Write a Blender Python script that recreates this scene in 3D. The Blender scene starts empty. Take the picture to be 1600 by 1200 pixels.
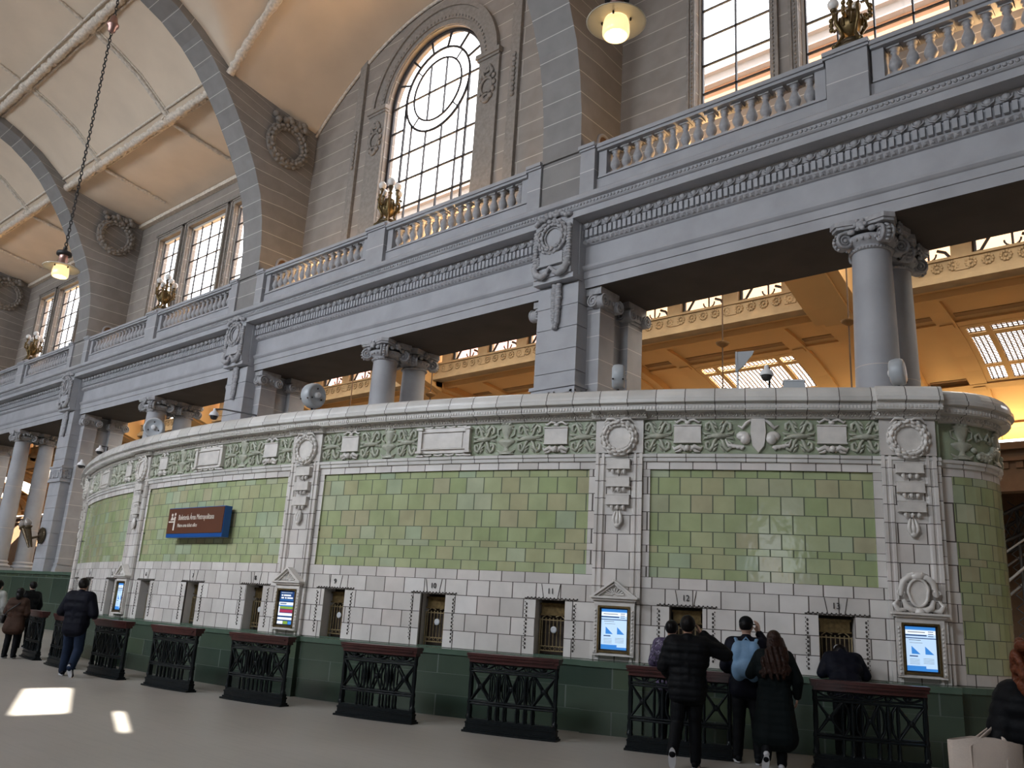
import bpy, math, random
from math import sin, cos, pi, radians, degrees, sqrt, atan2
from mathutils import Vector, Matrix, noise
random.seed(7)
SC = bpy.context.scene
COL = SC.collection
V = Vector

# ------------------------------------------------------------------ materials
def nt(name):
    m = bpy.data.materials.new(name); m.use_nodes = True
    t = m.node_tree; b = t.nodes['Principled BSDF']
    return m, t, b
def lk(t, a, b): t.links.new(a, b)
def nd(t, typ, **kw):
    n = t.nodes.new(typ)
    for k, v in kw.items():
        if k in n.inputs: n.inputs[k].default_value = v
        else: setattr(n, k, v)
    return n
def ramp(t, stops):
    r = t.nodes.new('ShaderNodeValToRGB'); cr = r.color_ramp
    while len(cr.elements) < len(stops): cr.elements.new(0.5)
    for e, (p, c) in zip(cr.elements, stops): e.position = p; e.color = (*c, 1)
    return r
def plain(name, col, rough=.5, metal=0, var=.12, scale=3, bump=0, bscale=30, coat=0, spec=None):
    m, t, b = nt(name)
    b.inputs['Roughness'].default_value = rough; b.inputs['Metallic'].default_value = metal
    if coat: b.inputs['Coat Weight'].default_value = coat
    if spec is not None: b.inputs['Specular IOR Level'].default_value = spec
    tc = nd(t, 'ShaderNodeTexCoord')
    n = nd(t, 'ShaderNodeTexNoise', Scale=scale, Detail=4)
    lk(t, tc.outputs['Object'], n.inputs['Vector'])
    r = ramp(t, [(.3, tuple(c*(1-var) for c in col)), (.7, tuple(min(1, c*(1+var)) for c in col))])
    lk(t, n.outputs['Fac'], r.inputs['Fac']); lk(t, r.outputs['Color'], b.inputs['Base Color'])
    if bump:
        n2 = nd(t, 'ShaderNodeTexNoise', Scale=bscale, Detail=3); lk(t, tc.outputs['Object'], n2.inputs['Vector'])
        bp = nd(t, 'ShaderNodeBump', Strength=bump, Distance=.02); lk(t, n2.outputs['Fac'], bp.inputs['Height'])
        lk(t, bp.outputs['Normal'], b.inputs['Normal'])
    return m
def tiled(name, stops, mortar, bw, rh, ms, rough=.3, bump=.2, wav=0, wscale=6, offset=.5, var=.06, mrough=.7, blotch=0):
    """UV-driven courses: every block takes its own tone from the ramp, joints take the mortar colour."""
    m, t, b = nt(name)
    uv = nd(t, 'ShaderNodeUVMap')
    br = nd(t, 'ShaderNodeTexBrick', Scale=1.0)
    br.inputs['Brick Width'].default_value = bw; br.inputs['Row Height'].default_value = rh
    br.inputs['Mortar Size'].default_value = ms; br.inputs['Mortar Smooth'].default_value = .1
    br.inputs['Color1'].default_value = (0, 0, 0, 1); br.inputs['Color2'].default_value = (1, 1, 1, 1)
    br.offset = offset
    lk(t, uv.outputs['UV'], br.inputs['Vector'])
    r = ramp(t, stops); lk(t, br.outputs['Color'], r.inputs['Fac'])
    tc = nd(t, 'ShaderNodeTexCoord'); n = nd(t, 'ShaderNodeTexNoise', Scale=2.3, Detail=5); lk(t, tc.outputs['Object'], n.inputs['Vector'])
    mr = nd(t, 'ShaderNodeMapRange'); lk(t, n.outputs['Fac'], mr.inputs['Value'])
    mr.inputs['From Min'].default_value = .3; mr.inputs['From Max'].default_value = .7
    mr.inputs['To Min'].default_value = 1-var-blotch; mr.inputs['To Max'].default_value = 1+var
    mu = nd(t, 'ShaderNodeMix', data_type='RGBA', blend_type='MULTIPLY'); mu.inputs[0].default_value = 1
    lk(t, r.outputs['Color'], mu.inputs[6]); lk(t, mr.outputs['Result'], mu.inputs[7])
    mx = nd(t, 'ShaderNodeMix', data_type='RGBA'); lk(t, br.outputs['Fac'], mx.inputs[0])
    lk(t, mu.outputs[2], mx.inputs[6]); mx.inputs[7].default_value = (*mortar, 1)
    lk(t, mx.outputs[2], b.inputs['Base Color'])
    mr2 = nd(t, 'ShaderNodeMapRange'); lk(t, br.outputs['Fac'], mr2.inputs['Value'])
    mr2.inputs['To Min'].default_value = rough; mr2.inputs['To Max'].default_value = mrough
    lk(t, mr2.outputs['Result'], b.inputs['Roughness'])
    bp = nd(t, 'ShaderNodeBump', Strength=bump, Distance=.01); bp.invert = True
    lk(t, br.outputs['Fac'], bp.inputs['Height'])
    if wav:
        n2 = nd(t, 'ShaderNodeTexNoise', Scale=wscale, Detail=2); lk(t, tc.outputs['Object'], n2.inputs['Vector'])
        ad = nd(t, 'ShaderNodeMath', operation='MULTIPLY_ADD'); lk(t, br.outputs['Color'], ad.inputs[0]); ad.inputs[1].default_value = 0.0
        lk(t, n2.outputs['Fac'], ad.inputs[2])
        b2 = nd(t, 'ShaderNodeBump', Strength=wav, Distance=.02); lk(t, ad.outputs[0], b2.inputs['Height'])
        lk(t, bp.outputs['Normal'], b2.inputs['Normal']); lk(t, b2.outputs['Normal'], b.inputs['Normal'])
    else: lk(t, bp.outputs['Normal'], b.inputs['Normal'])
    return m
def emit(name, col, s):
    m, t, b = nt(name)
    b.inputs['Base Color'].default_value = (*[c*.5 for c in col], 1)
    b.inputs['Emission Color'].default_value = (*col, 1); b.inputs['Emission Strength'].default_value = s
    b.inputs['Roughness'].default_value = .3
    return m
def glass_mat(name, tint=(1, 1, 1), gloss=.06):
    m, t, b = nt(name); t.nodes.remove(b); out = t.nodes['Material Output']
    tr = nd(t, 'ShaderNodeBsdfTransparent'); tr.inputs[0].default_value = (*tint, 1)
    gl = nd(t, 'ShaderNodeBsdfGlossy'); gl.inputs['Roughness'].default_value = .03
    mx = nd(t, 'ShaderNodeMixShader'); mx.inputs[0].default_value = gloss
    lk(t, tr.outputs[0], mx.inputs[1]); lk(t, gl.outputs[0], mx.inputs[2]); lk(t, mx.outputs[0], out.inputs[0])
    return m

M = {}
STN = (.345, .35, .372)
M['stone'] = tiled('painted_ashlar', [(0, (.205, .195, .19)), (1, (.24, .23, .224))], (.56, .53, .50), 30.0, .57, .010, rough=.62, bump=-.15, var=.08, offset=.5)
M['stone_wall'] = tiled('gallery_ashlar', [(0, (.265, .235, .21)), (1, (.305, .27, .24))], (.58, .53, .47), 30.0, .57, .012, rough=.62, bump=-.15, var=.10)
M['stone_joint'] = tiled('painted_jointed_stone', [(0, (.325, .328, .345)), (1, (.36, .362, .38))], (.60, .59, .58), 30.0, .57, .010, rough=.62, bump=-.15, var=.08)
M['relief_warm'] = plain('warm_plaster_relief', (.255, .232, .21), rough=.6, var=.16, scale=9, bump=.3, bscale=45)
M['stone_plain'] = plain('painted_stone', STN, rough=.6, var=.09, scale=1.7, bump=.12, bscale=14)
M['shade_joint'] = plain('soffit_shade_and_joint_tone', (.06, .05, .044), rough=.8, var=.15, scale=1.3)  # soffit shade painted into this dark tone; window joints and beads share it
M['relief'] = plain('painted_relief', (.34, .34, .355), rough=.55, var=.16, scale=9, bump=.3, bscale=45)
M['vault'] = plain('cream_plaster', (.70, .585, .46), rough=.8, var=.05, scale=.8)
M['vault_rib'] = plain('cream_moulding', (.64, .565, .48), rough=.8, var=.22, scale=11, bump=1.0, bscale=16)
M['green'] = tiled('glazed_green_tile', [(0, (.34, .41, .215)), (.2, (.385, .44, .24)), (.4, (.40, .46, .265)), (.55, (.44, .48, .285)), (.70, (.425, .425, .25)), (.80, (.445, .425, .275)), (.9, (.38, .47, .32)), (1, (.49, .52, .36))],
                   (.10, .12, .075), .85, 1.0, .025, rough=.12, bump=.35, wav=.35, wscale=4.5, blotch=.1)
M['white'] = tiled('glazed_ivory_tile', [(0, (.56, .53, .50)), (.35, (.66, .63, .60)), (.65, (.72, .695, .665)), (.85, (.64, .59, .555)), (1, (.75, .73, .71))],
                   (.085, .07, .06), 1.0, 1.0, .022, rough=.27, bump=.35, wav=.05, wscale=4, blotch=.05)
M['ivory'] = plain('glazed_ivory', (.64, .61, .575), rough=.3, var=.12, scale=5, bump=.1, bscale=20)
M['cornice'] = tiled('glazed_cornice', [(0, (.52, .505, .48)), (.5, (.60, .585, .56)), (1, (.66, .645, .62))], (.09, .08, .07), .46, 50.0, .007, rough=.25, bump=.3, var=.1)
M['frieze'] = plain('frieze_green_glaze', (.29, .335, .23), rough=.28, var=.2, scale=4, bump=.3, bscale=24)
M['friezerel'] = plain('frieze_pale_glaze', (.40, .41, .335), rough=.3, var=.18, scale=8, bump=.35, bscale=40)
M['dado'] = tiled('dark_green_tile', [(0, (.03, .05, .037)), (.4, (.045, .066, .047)), (.8, (.05, .075, .052)), (1, (.06, .08, .04))], (.075, .095, .08), 1.5, 1.0, .012, rough=.25, bump=.2, wav=.05)
M['dadoledge'] = plain('green_ledge', (.075, .115, .085), rough=.22, var=.1)
M['iron'] = plain('black_cast_iron', (.005, .007, .008), rough=.34, metal=.0, var=.3, scale=20, spec=.16)
M['wood'] = plain('red_varnished_wood', (.045, .012, .011), rough=.3, var=.3, scale=6, coat=.12)
M['brass'] = plain('aged_brass', (.15, .105, .045), rough=.42, metal=.8, var=.3, scale=18)
M['darkbrass'] = plain('dark_bronze', (.10, .075, .045), rough=.4, metal=.7, var=.3, scale=14)
M['copper'] = plain('copper_fitting', (.36, .22, .19), rough=.35, metal=.8, var=.1)
M['black'] = plain('black_metal', (.015, .014, .014), rough=.5, var=.1)
M['muntin'] = plain('window_iron', (.018, .016, .02), rough=.55, var=.1)
M['muntinw'] = plain('white_window_frame', (.55, .53, .5), rough=.5, var=.05)
M['enamel'] = plain('white_enamel', (.62, .58, .48), rough=.35, var=.04)
M['glow'] = emit('lit_glass', (1.0, .70, .34), .85)
M['bulb'] = emit('lamp_bulb', (1.0, .86, .6), 6)
M['opal'] = plain('smoky_flame_glass', (.30, .27, .25), rough=.2, var=.1)
M['globe'] = plain('opal_globe', (.75, .75, .74), rough=.1, var=.03, coat=.6)
M['glass'] = glass_mat('window_glass')
M['darkroom'] = plain('booth_interior', (.035, .022, .014), rough=.7, var=.2)
M['yellow'] = plain('ochre_plaster', (.66, .40, .165), rough=.75, var=.05, scale=.6)
M['yellowdk'] = plain('brown_ochre_band', (.26, .135, .045), rough=.75, var=.06)
M['ochrefr'] = plain('sand_frieze', (.36, .265, .155), rough=.75, var=.14, scale=2.2, bump=.25, bscale=12)
M['brown'] = plain('brown_wall', (.15, .085, .045), rough=.6, var=.12)
M['steel'] = plain('dark_truss_steel', (.06, .062, .066), rough=.5, var=.2)
M['steelw'] = plain('pale_steel', (.55, .57, .6), rough=.4, var=.05)
M['greypl'] = plain('grey_plastic', (.40, .43, .46), rough=.4, var=.04)
M['whitepl'] = plain('white_plastic', (.72, .73, .75), rough=.35, var=.03)
M['signbrown'] = plain('sign_brown', (.105, .032, .012), rough=.4, var=.04)
M['signblue'] = plain('sign_blue', (.01, .085, .33), rough=.3, var=.04)
M['lettering'] = plain('white_lettering', (.75, .70, .62), rough=.5, var=.02)
M['numeral'] = plain('dark_numeral', (.02, .02, .022), rough=.5, var=.02)
M['scrbg'] = emit('screen_pale_blue', (.50, .68, .90), .62)
M['scrblue'] = emit('screen_blue', (.04, .22, .62), .62)
M['scrnavy'] = emit('screen_navy', (.012, .05, .17), .55)
M['scrwhite'] = emit('screen_white', (.80, .87, .95), .66)
M['scrgreen'] = emit('screen_green', (.22, .36, .05), .55)
M['scrred'] = emit('screen_crimson', (.36, .03, .08), .55)
M['ofac'] = plain('orange_facade', (.20, .098, .048), rough=.8, var=.06)
M['pfac'] = plain('pink_facade', (.22, .085, .07), rough=.8, var=.06)
M['wfac'] = plain('pale_facade', (.20, .185, .175), rough=.8, var=.05)
M['grille'] = plain('brass_grille', (.30, .23, .12), rough=.4, metal=.6, var=.2, scale=20)
M['skin'] = plain('skin', (.40, .22, .15), rough=.55, var=.05, scale=6)
M['skin2'] = plain('fair_skin', (.52, .33, .25), rough=.55, var=.05, scale=6)
M['feat'] = plain('eyes_and_brows', (.015, .01, .01), rough=.4, var=.1)
M['hairbk'] = plain('black_hair', (.004, .003, .003), rough=.42, var=.3, scale=30, bump=.4, bscale=60, spec=.15)
M['hairbr'] = plain('dark_brown_hair', (.022, .010, .007), rough=.38, var=.4, scale=30, bump=.5, bscale=50, spec=.15)
M['hairred'] = plain('auburn_curls', (.10, .028, .012), rough=.42, var=.5, scale=25, bump=.6, bscale=40, spec=.15)
M['clblack'] = plain('black_cloth', (.003, .0034, .0045), rough=.62, var=.3, scale=8, bump=.25, bscale=20, spec=.12)
M['clnavy'] = plain('navy_cloth', (.0035, .004, .009), rough=.65, var=.25, scale=8, bump=.25, bscale=20, spec=.12)
M['clcoat'] = plain('dark_green_coat', (.003, .0055, .006), rough=.75, var=.25, scale=8, bump=.2, bscale=20, spec=.12)
M['cljean'] = plain('blue_denim', (.012, .020, .042), rough=.8, var=.3, scale=6, bump=.3, bscale=25, spec=.12)
M['clbrown'] = plain('brown_coat', (.050, .028, .020), rough=.75, var=.25, scale=7, bump=.25, bscale=20, spec=.12)
M['clwhite'] = plain('pale_jacket', (.34, .34, .32), rough=.75, var=.15, scale=7, spec=.12)
M['shoew'] = plain('white_trainer', (.48, .48, .5), rough=.5, var=.1)
M['tote'] = plain('cream_canvas', (.50, .42, .36), rough=.8, var=.1, scale=6, bump=.2, bscale=90)
M['bagblue'] = plain('light_blue_backpack', (.13, .24, .38), rough=.6, var=.15, scale=6, bump=.2, bscale=20)
M['bagblack'] = plain('black_leather', (.012, .011, .012), rough=.4, var=.2)
def camo():
    m, t, b = nt('purple_floral_cloth'); b.inputs['Roughness'].default_value = .7
    tc = nd(t, 'ShaderNodeTexCoord'); n = nd(t, 'ShaderNodeTexNoise', Scale=17, Detail=2, Distortion=1.5); lk(t, tc.outputs['Object'], n.inputs['Vector'])
    r = ramp(t, [(.38, (.012, .008, .02)), (.47, (.09, .06, .14)), (.55, (.012, .01, .02)), (.62, (.25, .22, .30))]); lk(t, n.outputs['Fac'], r.inputs['Fac'])
    lk(t, r.outputs['Color'], b.inputs['Base Color']); return m
M['camo'] = camo()
def floor_mat():
    m, t, b = nt('pale_terrazzo')
    tc = nd(t, 'ShaderNodeTexCoord')
    n = nd(t, 'ShaderNodeTexNoise', Scale=.5, Detail=6); lk(t, tc.outputs['Object'], n.inputs['Vector'])
    mp = nd(t, 'ShaderNodeMapping'); mp.inputs['Scale'].default_value = (1, 14, 1); mp.inputs['Rotation'].default_value = (0, 0, .5)
    lk(t, tc.outputs['Object'], mp.inputs['Vector'])
    n2 = nd(t, 'ShaderNodeTexNoise', Scale=1.1, Detail=6); lk(t, mp.outputs['Vector'], n2.inputs['Vector'])
    r = ramp(t, [(.3, (.285, .262, .235)), (.7, (.34, .315, .285))]); lk(t, n.outputs['Fac'], r.inputs['Fac'])
    r2 = ramp(t, [(.40, (.86, .86, .86)), (.5, (1, 1, 1))]); lk(t, n2.outputs['Fac'], r2.inputs['Fac'])
    mu = nd(t, 'ShaderNodeMix', data_type='RGBA', blend_type='MULTIPLY'); mu.inputs[0].default_value = .35
    lk(t, r.outputs['Color'], mu.inputs[6]); lk(t, r2.outputs['Color'], mu.inputs[7]); lk(t, mu.outputs[2], b.inputs['Base Color'])
    b.inputs['Roughness'].default_value = .42
    return m
M['floor'] = floor_mat()

# ------------------------------------------------------------------ mesh builder
class MB:
    def __init__(s, mapf=None):
        s.v = []; s.f = []; s.uv = []; s.m = []; s.sm = []; s.mapf = mapf
    def add(s, verts, faces, mat=0, smooth=False, uvs=None, T=None):
        b = len(s.v)
        for p in verts:
            p = V(p)
            if T is not None: p = T @ p
            if s.mapf: p = V(s.mapf(p))
            s.v.append(p)
        for i, f in enumerate(faces):
            s.f.append([b+k for k in f]); s.m.append(mat); s.sm.append(smooth); s.uv.append(uvs[i] if uvs else None)
        return s
    def box(s, c, d, mat=0, T=None, top=1.0):
        x, y, z = d[0]/2, d[1]/2, d[2]/2
        vs = [(c[0]+a*x*(top if k > 0 else 1), c[1]+b*y*(top if k > 0 else 1), c[2]+k*z) for k in (-1, 1) for a, b in ((-1, -1), (1, -1), (1, 1), (-1, 1))]
        return s.add(vs, [(3, 2, 1, 0), (4, 5, 6, 7), (0, 1, 5, 4), (1, 2, 6, 5), (2, 3, 7, 6), (3, 0, 4, 7)], mat, False, None, T)
    def b2(s, x0, x1, y0, y1, z0, z1, mat=0, T=None):
        return s.box(((x0+x1)/2, (y0+y1)/2, (z0+z1)/2), (x1-x0, y1-y0, z1-z0), mat, T)
    def prism(s, poly, z0, z1, mat=0, T=None, smooth=False):
        n = len(poly)
        vs = [(p[0], p[1], z0) for p in poly]+[(p[0], p[1], z1) for p in poly]
        fs = [tuple(range(n-1, -1, -1)), tuple(range(n, 2*n))]+[(i, (i+1) % n, n+(i+1) % n, n+i) for i in range(n)]
        return s.add(vs, fs, mat, smooth, None, T)
    def grid(s, rows, mat=0, smooth=True, uvr=None, cu=False, T=None, flip=False):
        nr, nc = len(rows), len(rows[0])
        vs = [p for r in rows for p in r]; fs = []; uvs = []
        for i in range(nr-1):
            for j in range(nc if cu else nc-1):
                k = (j+1) % nc
                q = [i*nc+j, i*nc+k, (i+1)*nc+k, (i+1)*nc+j]
                if flip: q.reverse()
                fs.append(q)
                if uvr: 
                    u = [uvr[i][j], uvr[i][k], uvr[i+1][k], uvr[i+1][j]]
                    if flip: u.reverse()
                    uvs.append(u)
        return s.add(vs, fs, mat, smooth, uvs if uvr else None, T)
    def lathe(s, prof, n=20, mat=0, T=None, smooth=True, cap=True, sx=1, sy=1):
        rows = [[(r*sx*cos(2*pi*i/n), r*sy*sin(2*pi*i/n), z) for i in range(n)] for r, z in prof]
        s.grid(rows, mat, smooth, None, True, T)
        if cap:
            if prof[0][0] > 1e-4: s.add(rows[0], [tuple(range(n-1, -1, -1))], mat, False, None, T)
            if prof[-1][0] > 1e-4: s.add(rows[-1], [tuple(range(n))], mat, False, None, T)
        return s
    def tube(s, pts, r, n=8, mat=0, T=None, smooth=True, closed=False, flat=1.0, fdir=None, cap=True):
        pts = [V(p) for p in pts]; k = len(pts); rows = []
        rr = r if isinstance(r, (list, tuple)) else [r]*k
        up = V(fdir) if fdir else None
        prevx = None
        for i, p in enumerate(pts):
            a = pts[(i-1) % k] if (closed or i > 0) else p
            b = pts[(i+1) % k] if (closed or i < k-1) else p
            t = (b-a); t = t.normalized() if t.length > 1e-9 else V((0, 0, 1))
            if up is not None: x = up - t*up.dot(t)
            elif prevx is not None: x = prevx - t*prevx.dot(t)
            else:
                h = V((0, 0, 1)) if abs(t.z) < .9 else V((1, 0, 0)); x = h - t*h.dot(t)
            x = x.normalized() if x.length > 1e-6 else V((1, 0, 0)); prevx = x
            y = t.cross(x)
            rows.append([p + x*(rr[i]*flat*cos(2*pi*j/n)) + y*(rr[i]*sin(2*pi*j/n)) for j in range(n)])
        if closed: rows.append(rows[0])
        s.grid(rows, mat, smooth, None, True, T)
        if cap and not closed:
            s.add(rows[0], [tuple(range(n-1, -1, -1))], mat, smooth, None, T); s.add(rows[-1], [tuple(range(n))], mat, smooth, None, T)
        return s
    def ell(s, c, r, nu=10, nv=6, mat=0, T=None, smooth=True):
        if not isinstance(r, (tuple, list)): r = (r, r, r)
        vs = [(c[0], c[1], c[2]-r[2])]; fs = []
        for i in range(1, nv):
            a = -pi/2+pi*i/nv
            vs += [(c[0]+r[0]*cos(a)*cos(2*pi*j/nu), c[1]+r[1]*cos(a)*sin(2*pi*j/nu), c[2]+r[2]*sin(a)) for j in range(nu)]
        vs.append((c[0], c[1], c[2]+r[2])); top = len(vs)-1
        for j in range(nu):
            k = (j+1) % nu
            fs.append((0, 1+k, 1+j)); fs.append((top, top-nu+j, top-nu+k))
            for i in range(nv-2): fs.append((1+i*nu+j, 1+i*nu+k, 1+(i+1)*nu+k, 1+(i+1)*nu+j))
        return s.add(vs, fs, mat, smooth, None, T)
    def mesh(s, name, mats, origin=None):
        me = bpy.data.meshes.new(name)
        o = V(origin) if origin is not None else V((0, 0, 0))
        me.from_pydata([tuple(p-o) for p in s.v], [], s.f)
        for m in mats: me.materials.append(M[m] if isinstance(m, str) else m)
        me.polygons.foreach_set('material_index', s.m); me.polygons.foreach_set('use_smooth', s.sm)
        uvl = me.uv_layers.new(name='UVMap'); data = [0.0]*(2*len(me.loops)); li = 0
        for p, u in zip(me.polygons, s.uv):
            if u is None:
                n = p.normal
                if abs(n.z) > .7: f = lambda q: (q.x, q.y)
                else:
                    l = sqrt(n.x*n.x+n.y*n.y); tx, ty = -n.y/l, n.x/l
                    f = lambda q: (q.x*tx+q.y*ty, q.z)
                for k in s.f[p.index]:
                    a = f(s.v[k]); data[2*li] = a[0]; data[2*li+1] = a[1]; li += 1
            else:
                for a in u: data[2*li] = a[0]; data[2*li+1] = a[1]; li += 1
        uvl.data.foreach_set('uv', data); me.update()
        return me
    def build(s, name, mats, parent=None, local=False, loc=None, rotz=0):
        """local=False: vertices are world coordinates; local=True: vertices are in the parent's (or own) frame."""
        if isinstance(mats, str): mats = [mats]
        org = V((0, 0, 0))
        if parent is not None and not local: org = ROOT.get(parent.name, V((0, 0, 0)))
        o = bpy.data.objects.new(name, s.mesh(name, mats, org)); COL.objects.link(o)
        if parent is not None:
            o.parent = parent
            if not local: ROOT[o.name] = org
        if loc is not None: o.location = loc
        if rotz: o.rotation_euler.z = rotz
        return o
ROOT = {}
def tag(o, label, cat, group=None, kind=None):
    o['label'] = label
    if cat: o['category'] = cat
    if group: o['group'] = group
    if kind: o['kind'] = kind
    return o
def thing(name, label, cat, loc=(0, 0, 0), rotz=0, group=None, kind=None):
    o = bpy.data.objects.new(name, None); COL.objects.link(o); o.location = loc; o.rotation_euler.z = rotz
    o.empty_display_size = .2
    ROOT[o.name] = V(loc)
    return tag(o, label, cat, group, kind)
def struct(o, label): o['kind'] = 'structure'; o['label'] = label; return o
def kids(o): return [c for c in bpy.data.objects if c.parent == o]
KID = {}
def dup(root, loc=None, rotz=None, label=None, group=None, parent=None):
    src = [root]; r = root.copy(); COL.objects.link(r)
    if loc is not None: r.location = loc
    if rotz is not None: r.rotation_euler.z = rotz
    if label: r['label'] = label
    if group: r['group'] = group
    if parent is not None: r.parent = parent
    def rec(a, b):
        for ch in a.children:
            c = ch.copy(); COL.objects.link(c); c.parent = b; rec(ch, c)
    rec(root, r)
    return r
def Tm(loc=(0, 0, 0), rz=0, rx=0, ry=0, s=1): return Matrix.Translation(V(loc)) @ Matrix.Rotation(rz, 4, 'Z') @ Matrix.Rotation(ry, 4, 'Y') @ Matrix.Rotation(rx, 4, 'X') @ Matrix.Scale(s, 4)
def text_mb(mb, body, size, T, depth=.004, mat=0, align='CENTER', sx=1.0):
    cu = bpy.data.curves.new('t', 'FONT'); cu.body = body; cu.size = size; cu.extrude = depth; cu.align_x = align; cu.align_y = 'CENTER'; cu.resolution_u = 3
    o = bpy.data.objects.new('t', cu); COL.objects.link(o); bpy.context.view_layer.update()
    me = bpy.data.meshes.new_from_object(o.evaluated_get(bpy.context.evaluated_depsgraph_get()))
    mb.add([V((v.co.x*sx, v.co.y, v.co.z)) for v in me.vertices], [tuple(p.vertices) for p in me.polygons], mat, False, None, T)
    bpy.data.objects.remove(o); bpy.data.curves.remove(cu); bpy.data.meshes.remove(me)
RX = Matrix.Rotation(pi/2, 4, 'X')        # XY drawing -> XZ plane facing -Y
def wreath(mb, R, r, T, nl=18, depth=.8, ribbon=True, seed=1, mat=0, fruit=False):
    """leafy ring in local XZ plane, standing out towards -Y"""
    rnd = random.Random(seed)
    mb.tube([(R*cos(2*pi*i/28), 0, R*sin(2*pi*i/28)) for i in range(28)], r*.8, 8, mat, T, closed=True)
    for k in range(nl):
        a = 2*pi*k/nl
        for row, (dr, dy) in enumerate(((-.55*r, -.5*r), (.0, -.85*r), (.62*r, -.45*r))):
            aa = a + row*.12
            L = Matrix.Translation((( R+dr)*cos(aa), dy, (R+dr)*sin(aa))) @ Matrix.Rotation(-(aa+pi/2)+rnd.uniform(-.35, .35), 4, 'Y')
            if fruit and rnd.random() < .5: mb.ell((0, 0, 0), r*.42, 7, 5, mat, T @ L)
            else: mb.ell((0, 0, 0), (r*.62, r*.32, r*.3), 7, 5, mat, T @ L)
    if ribbon:
        for sx in (-1, 1):
            mb.tube([(sx*R*.05, -.6*r, R*1.02), (sx*R*.35, -.9*r, R*1.22), (sx*R*.75, -.7*r, R*1.22), (sx*R*1.05, -.4*r, R*.92)], [r*.3, r*.4, r*.4, r*.12], 7, mat, T, flat=.6)
        mb.ell((0, -.8*r, R*1.08), (r*.5, r*.5, r*.45), 8, 6, mat, T)
def spiral(R0, R1, turns, n, a0=0, d=1): return [((R0+(R1-R0)*i/n)*cos(a0+d*2*pi*turns*i/n), (R0+(R1-R0)*i/n)*sin(a0+d*2*pi*turns*i/n)) for i in range(n+1)]
def frange(a, b, step):
    n = max(1, int(math.ceil((b-a)/step-1e-6))); return [a+(b-a)*i/n for i in range(n+1)]

# ------------------------------------------------------------------ camera
H = 1.65
def camera():
    yaw, pitch, roll = radians(42.02911927), radians(15.12285896), radians(3.51225119)
    f = V((-sin(yaw)*cos(pitch), cos(yaw)*cos(pitch), sin(pitch))); r = V((cos(yaw), sin(yaw), 0)); u = r.cross(f)
    r2 = cos(roll)*r + sin(roll)*u; u2 = -sin(roll)*r + cos(roll)*u
    cd = bpy.data.cameras.new('camera'); o = bpy.data.objects.new('camera', cd); COL.objects.link(o)
    mt = Matrix((r2, u2, -f)).transposed().to_4x4(); mt.translation = V((0, 0, H)); o.matrix_world = mt
    cd.sensor_width = 36; cd.lens = 1333.371*36/1600; cd.clip_end = 500; cd.clip_start = .05
    SC.camera = o
camera()

# ------------------------------------------------------------------ hall shell
PX = [-12, -26, -40, -54]          # piers
CXS = [-5, -19, -33, -47]          # bay centres
XL, XR = -112.0, 12.0
mb = MB(); mb.b2(XL, XR, -15, 40.6, -.2, 0); struct(mb.build('floor', 'floor'), 'pale polished terrazzo floor of the station hall')
# vault section, main barrel (Y, Z)
VP = [(16.30, 18.80), (14.0, 19.12), (12.6, 19.40), (12.1, 19.80), (11.2, 20.50), (10.2, 21.03), (9.15, 21.46), (7, 22.15), (4, 22.85), (1, 23.1)]
VP += [(2-y, z) for y, z in reversed(VP[:-1])]
def vz(y):
    for (a, za), (b, zb) in zip(VP, VP[1:]):
        if b <= y <= a: return za+(zb-za)*(y-a)/(b-a)
    return VP[0][1]
def lun(x): return 18.8+3.0*(1-((x+19)/6.4)**2)
mb = MB()
for x0, x1 in ((XL, -68), (-68, -54), (-54, -40), (-40, -26), (-12, XR)):
    mb.grid([[(x0, y, z) for y, z in VP], [(x1, y, z) for y, z in VP]], 0, True)
xs = frange(-26, -12, .22); ys = frange(-14.3, 16.3, .2)
mb.grid([[(x, y, max(vz(y), lun(x)+.155*(16.25-y) if y > 1 else 0)) for y in reversed(ys)] for x in xs], 0, True)
struct(mb.build('ceiling', 'vault'), 'cream plaster barrel vault with moulded ribs over the hall')

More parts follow.
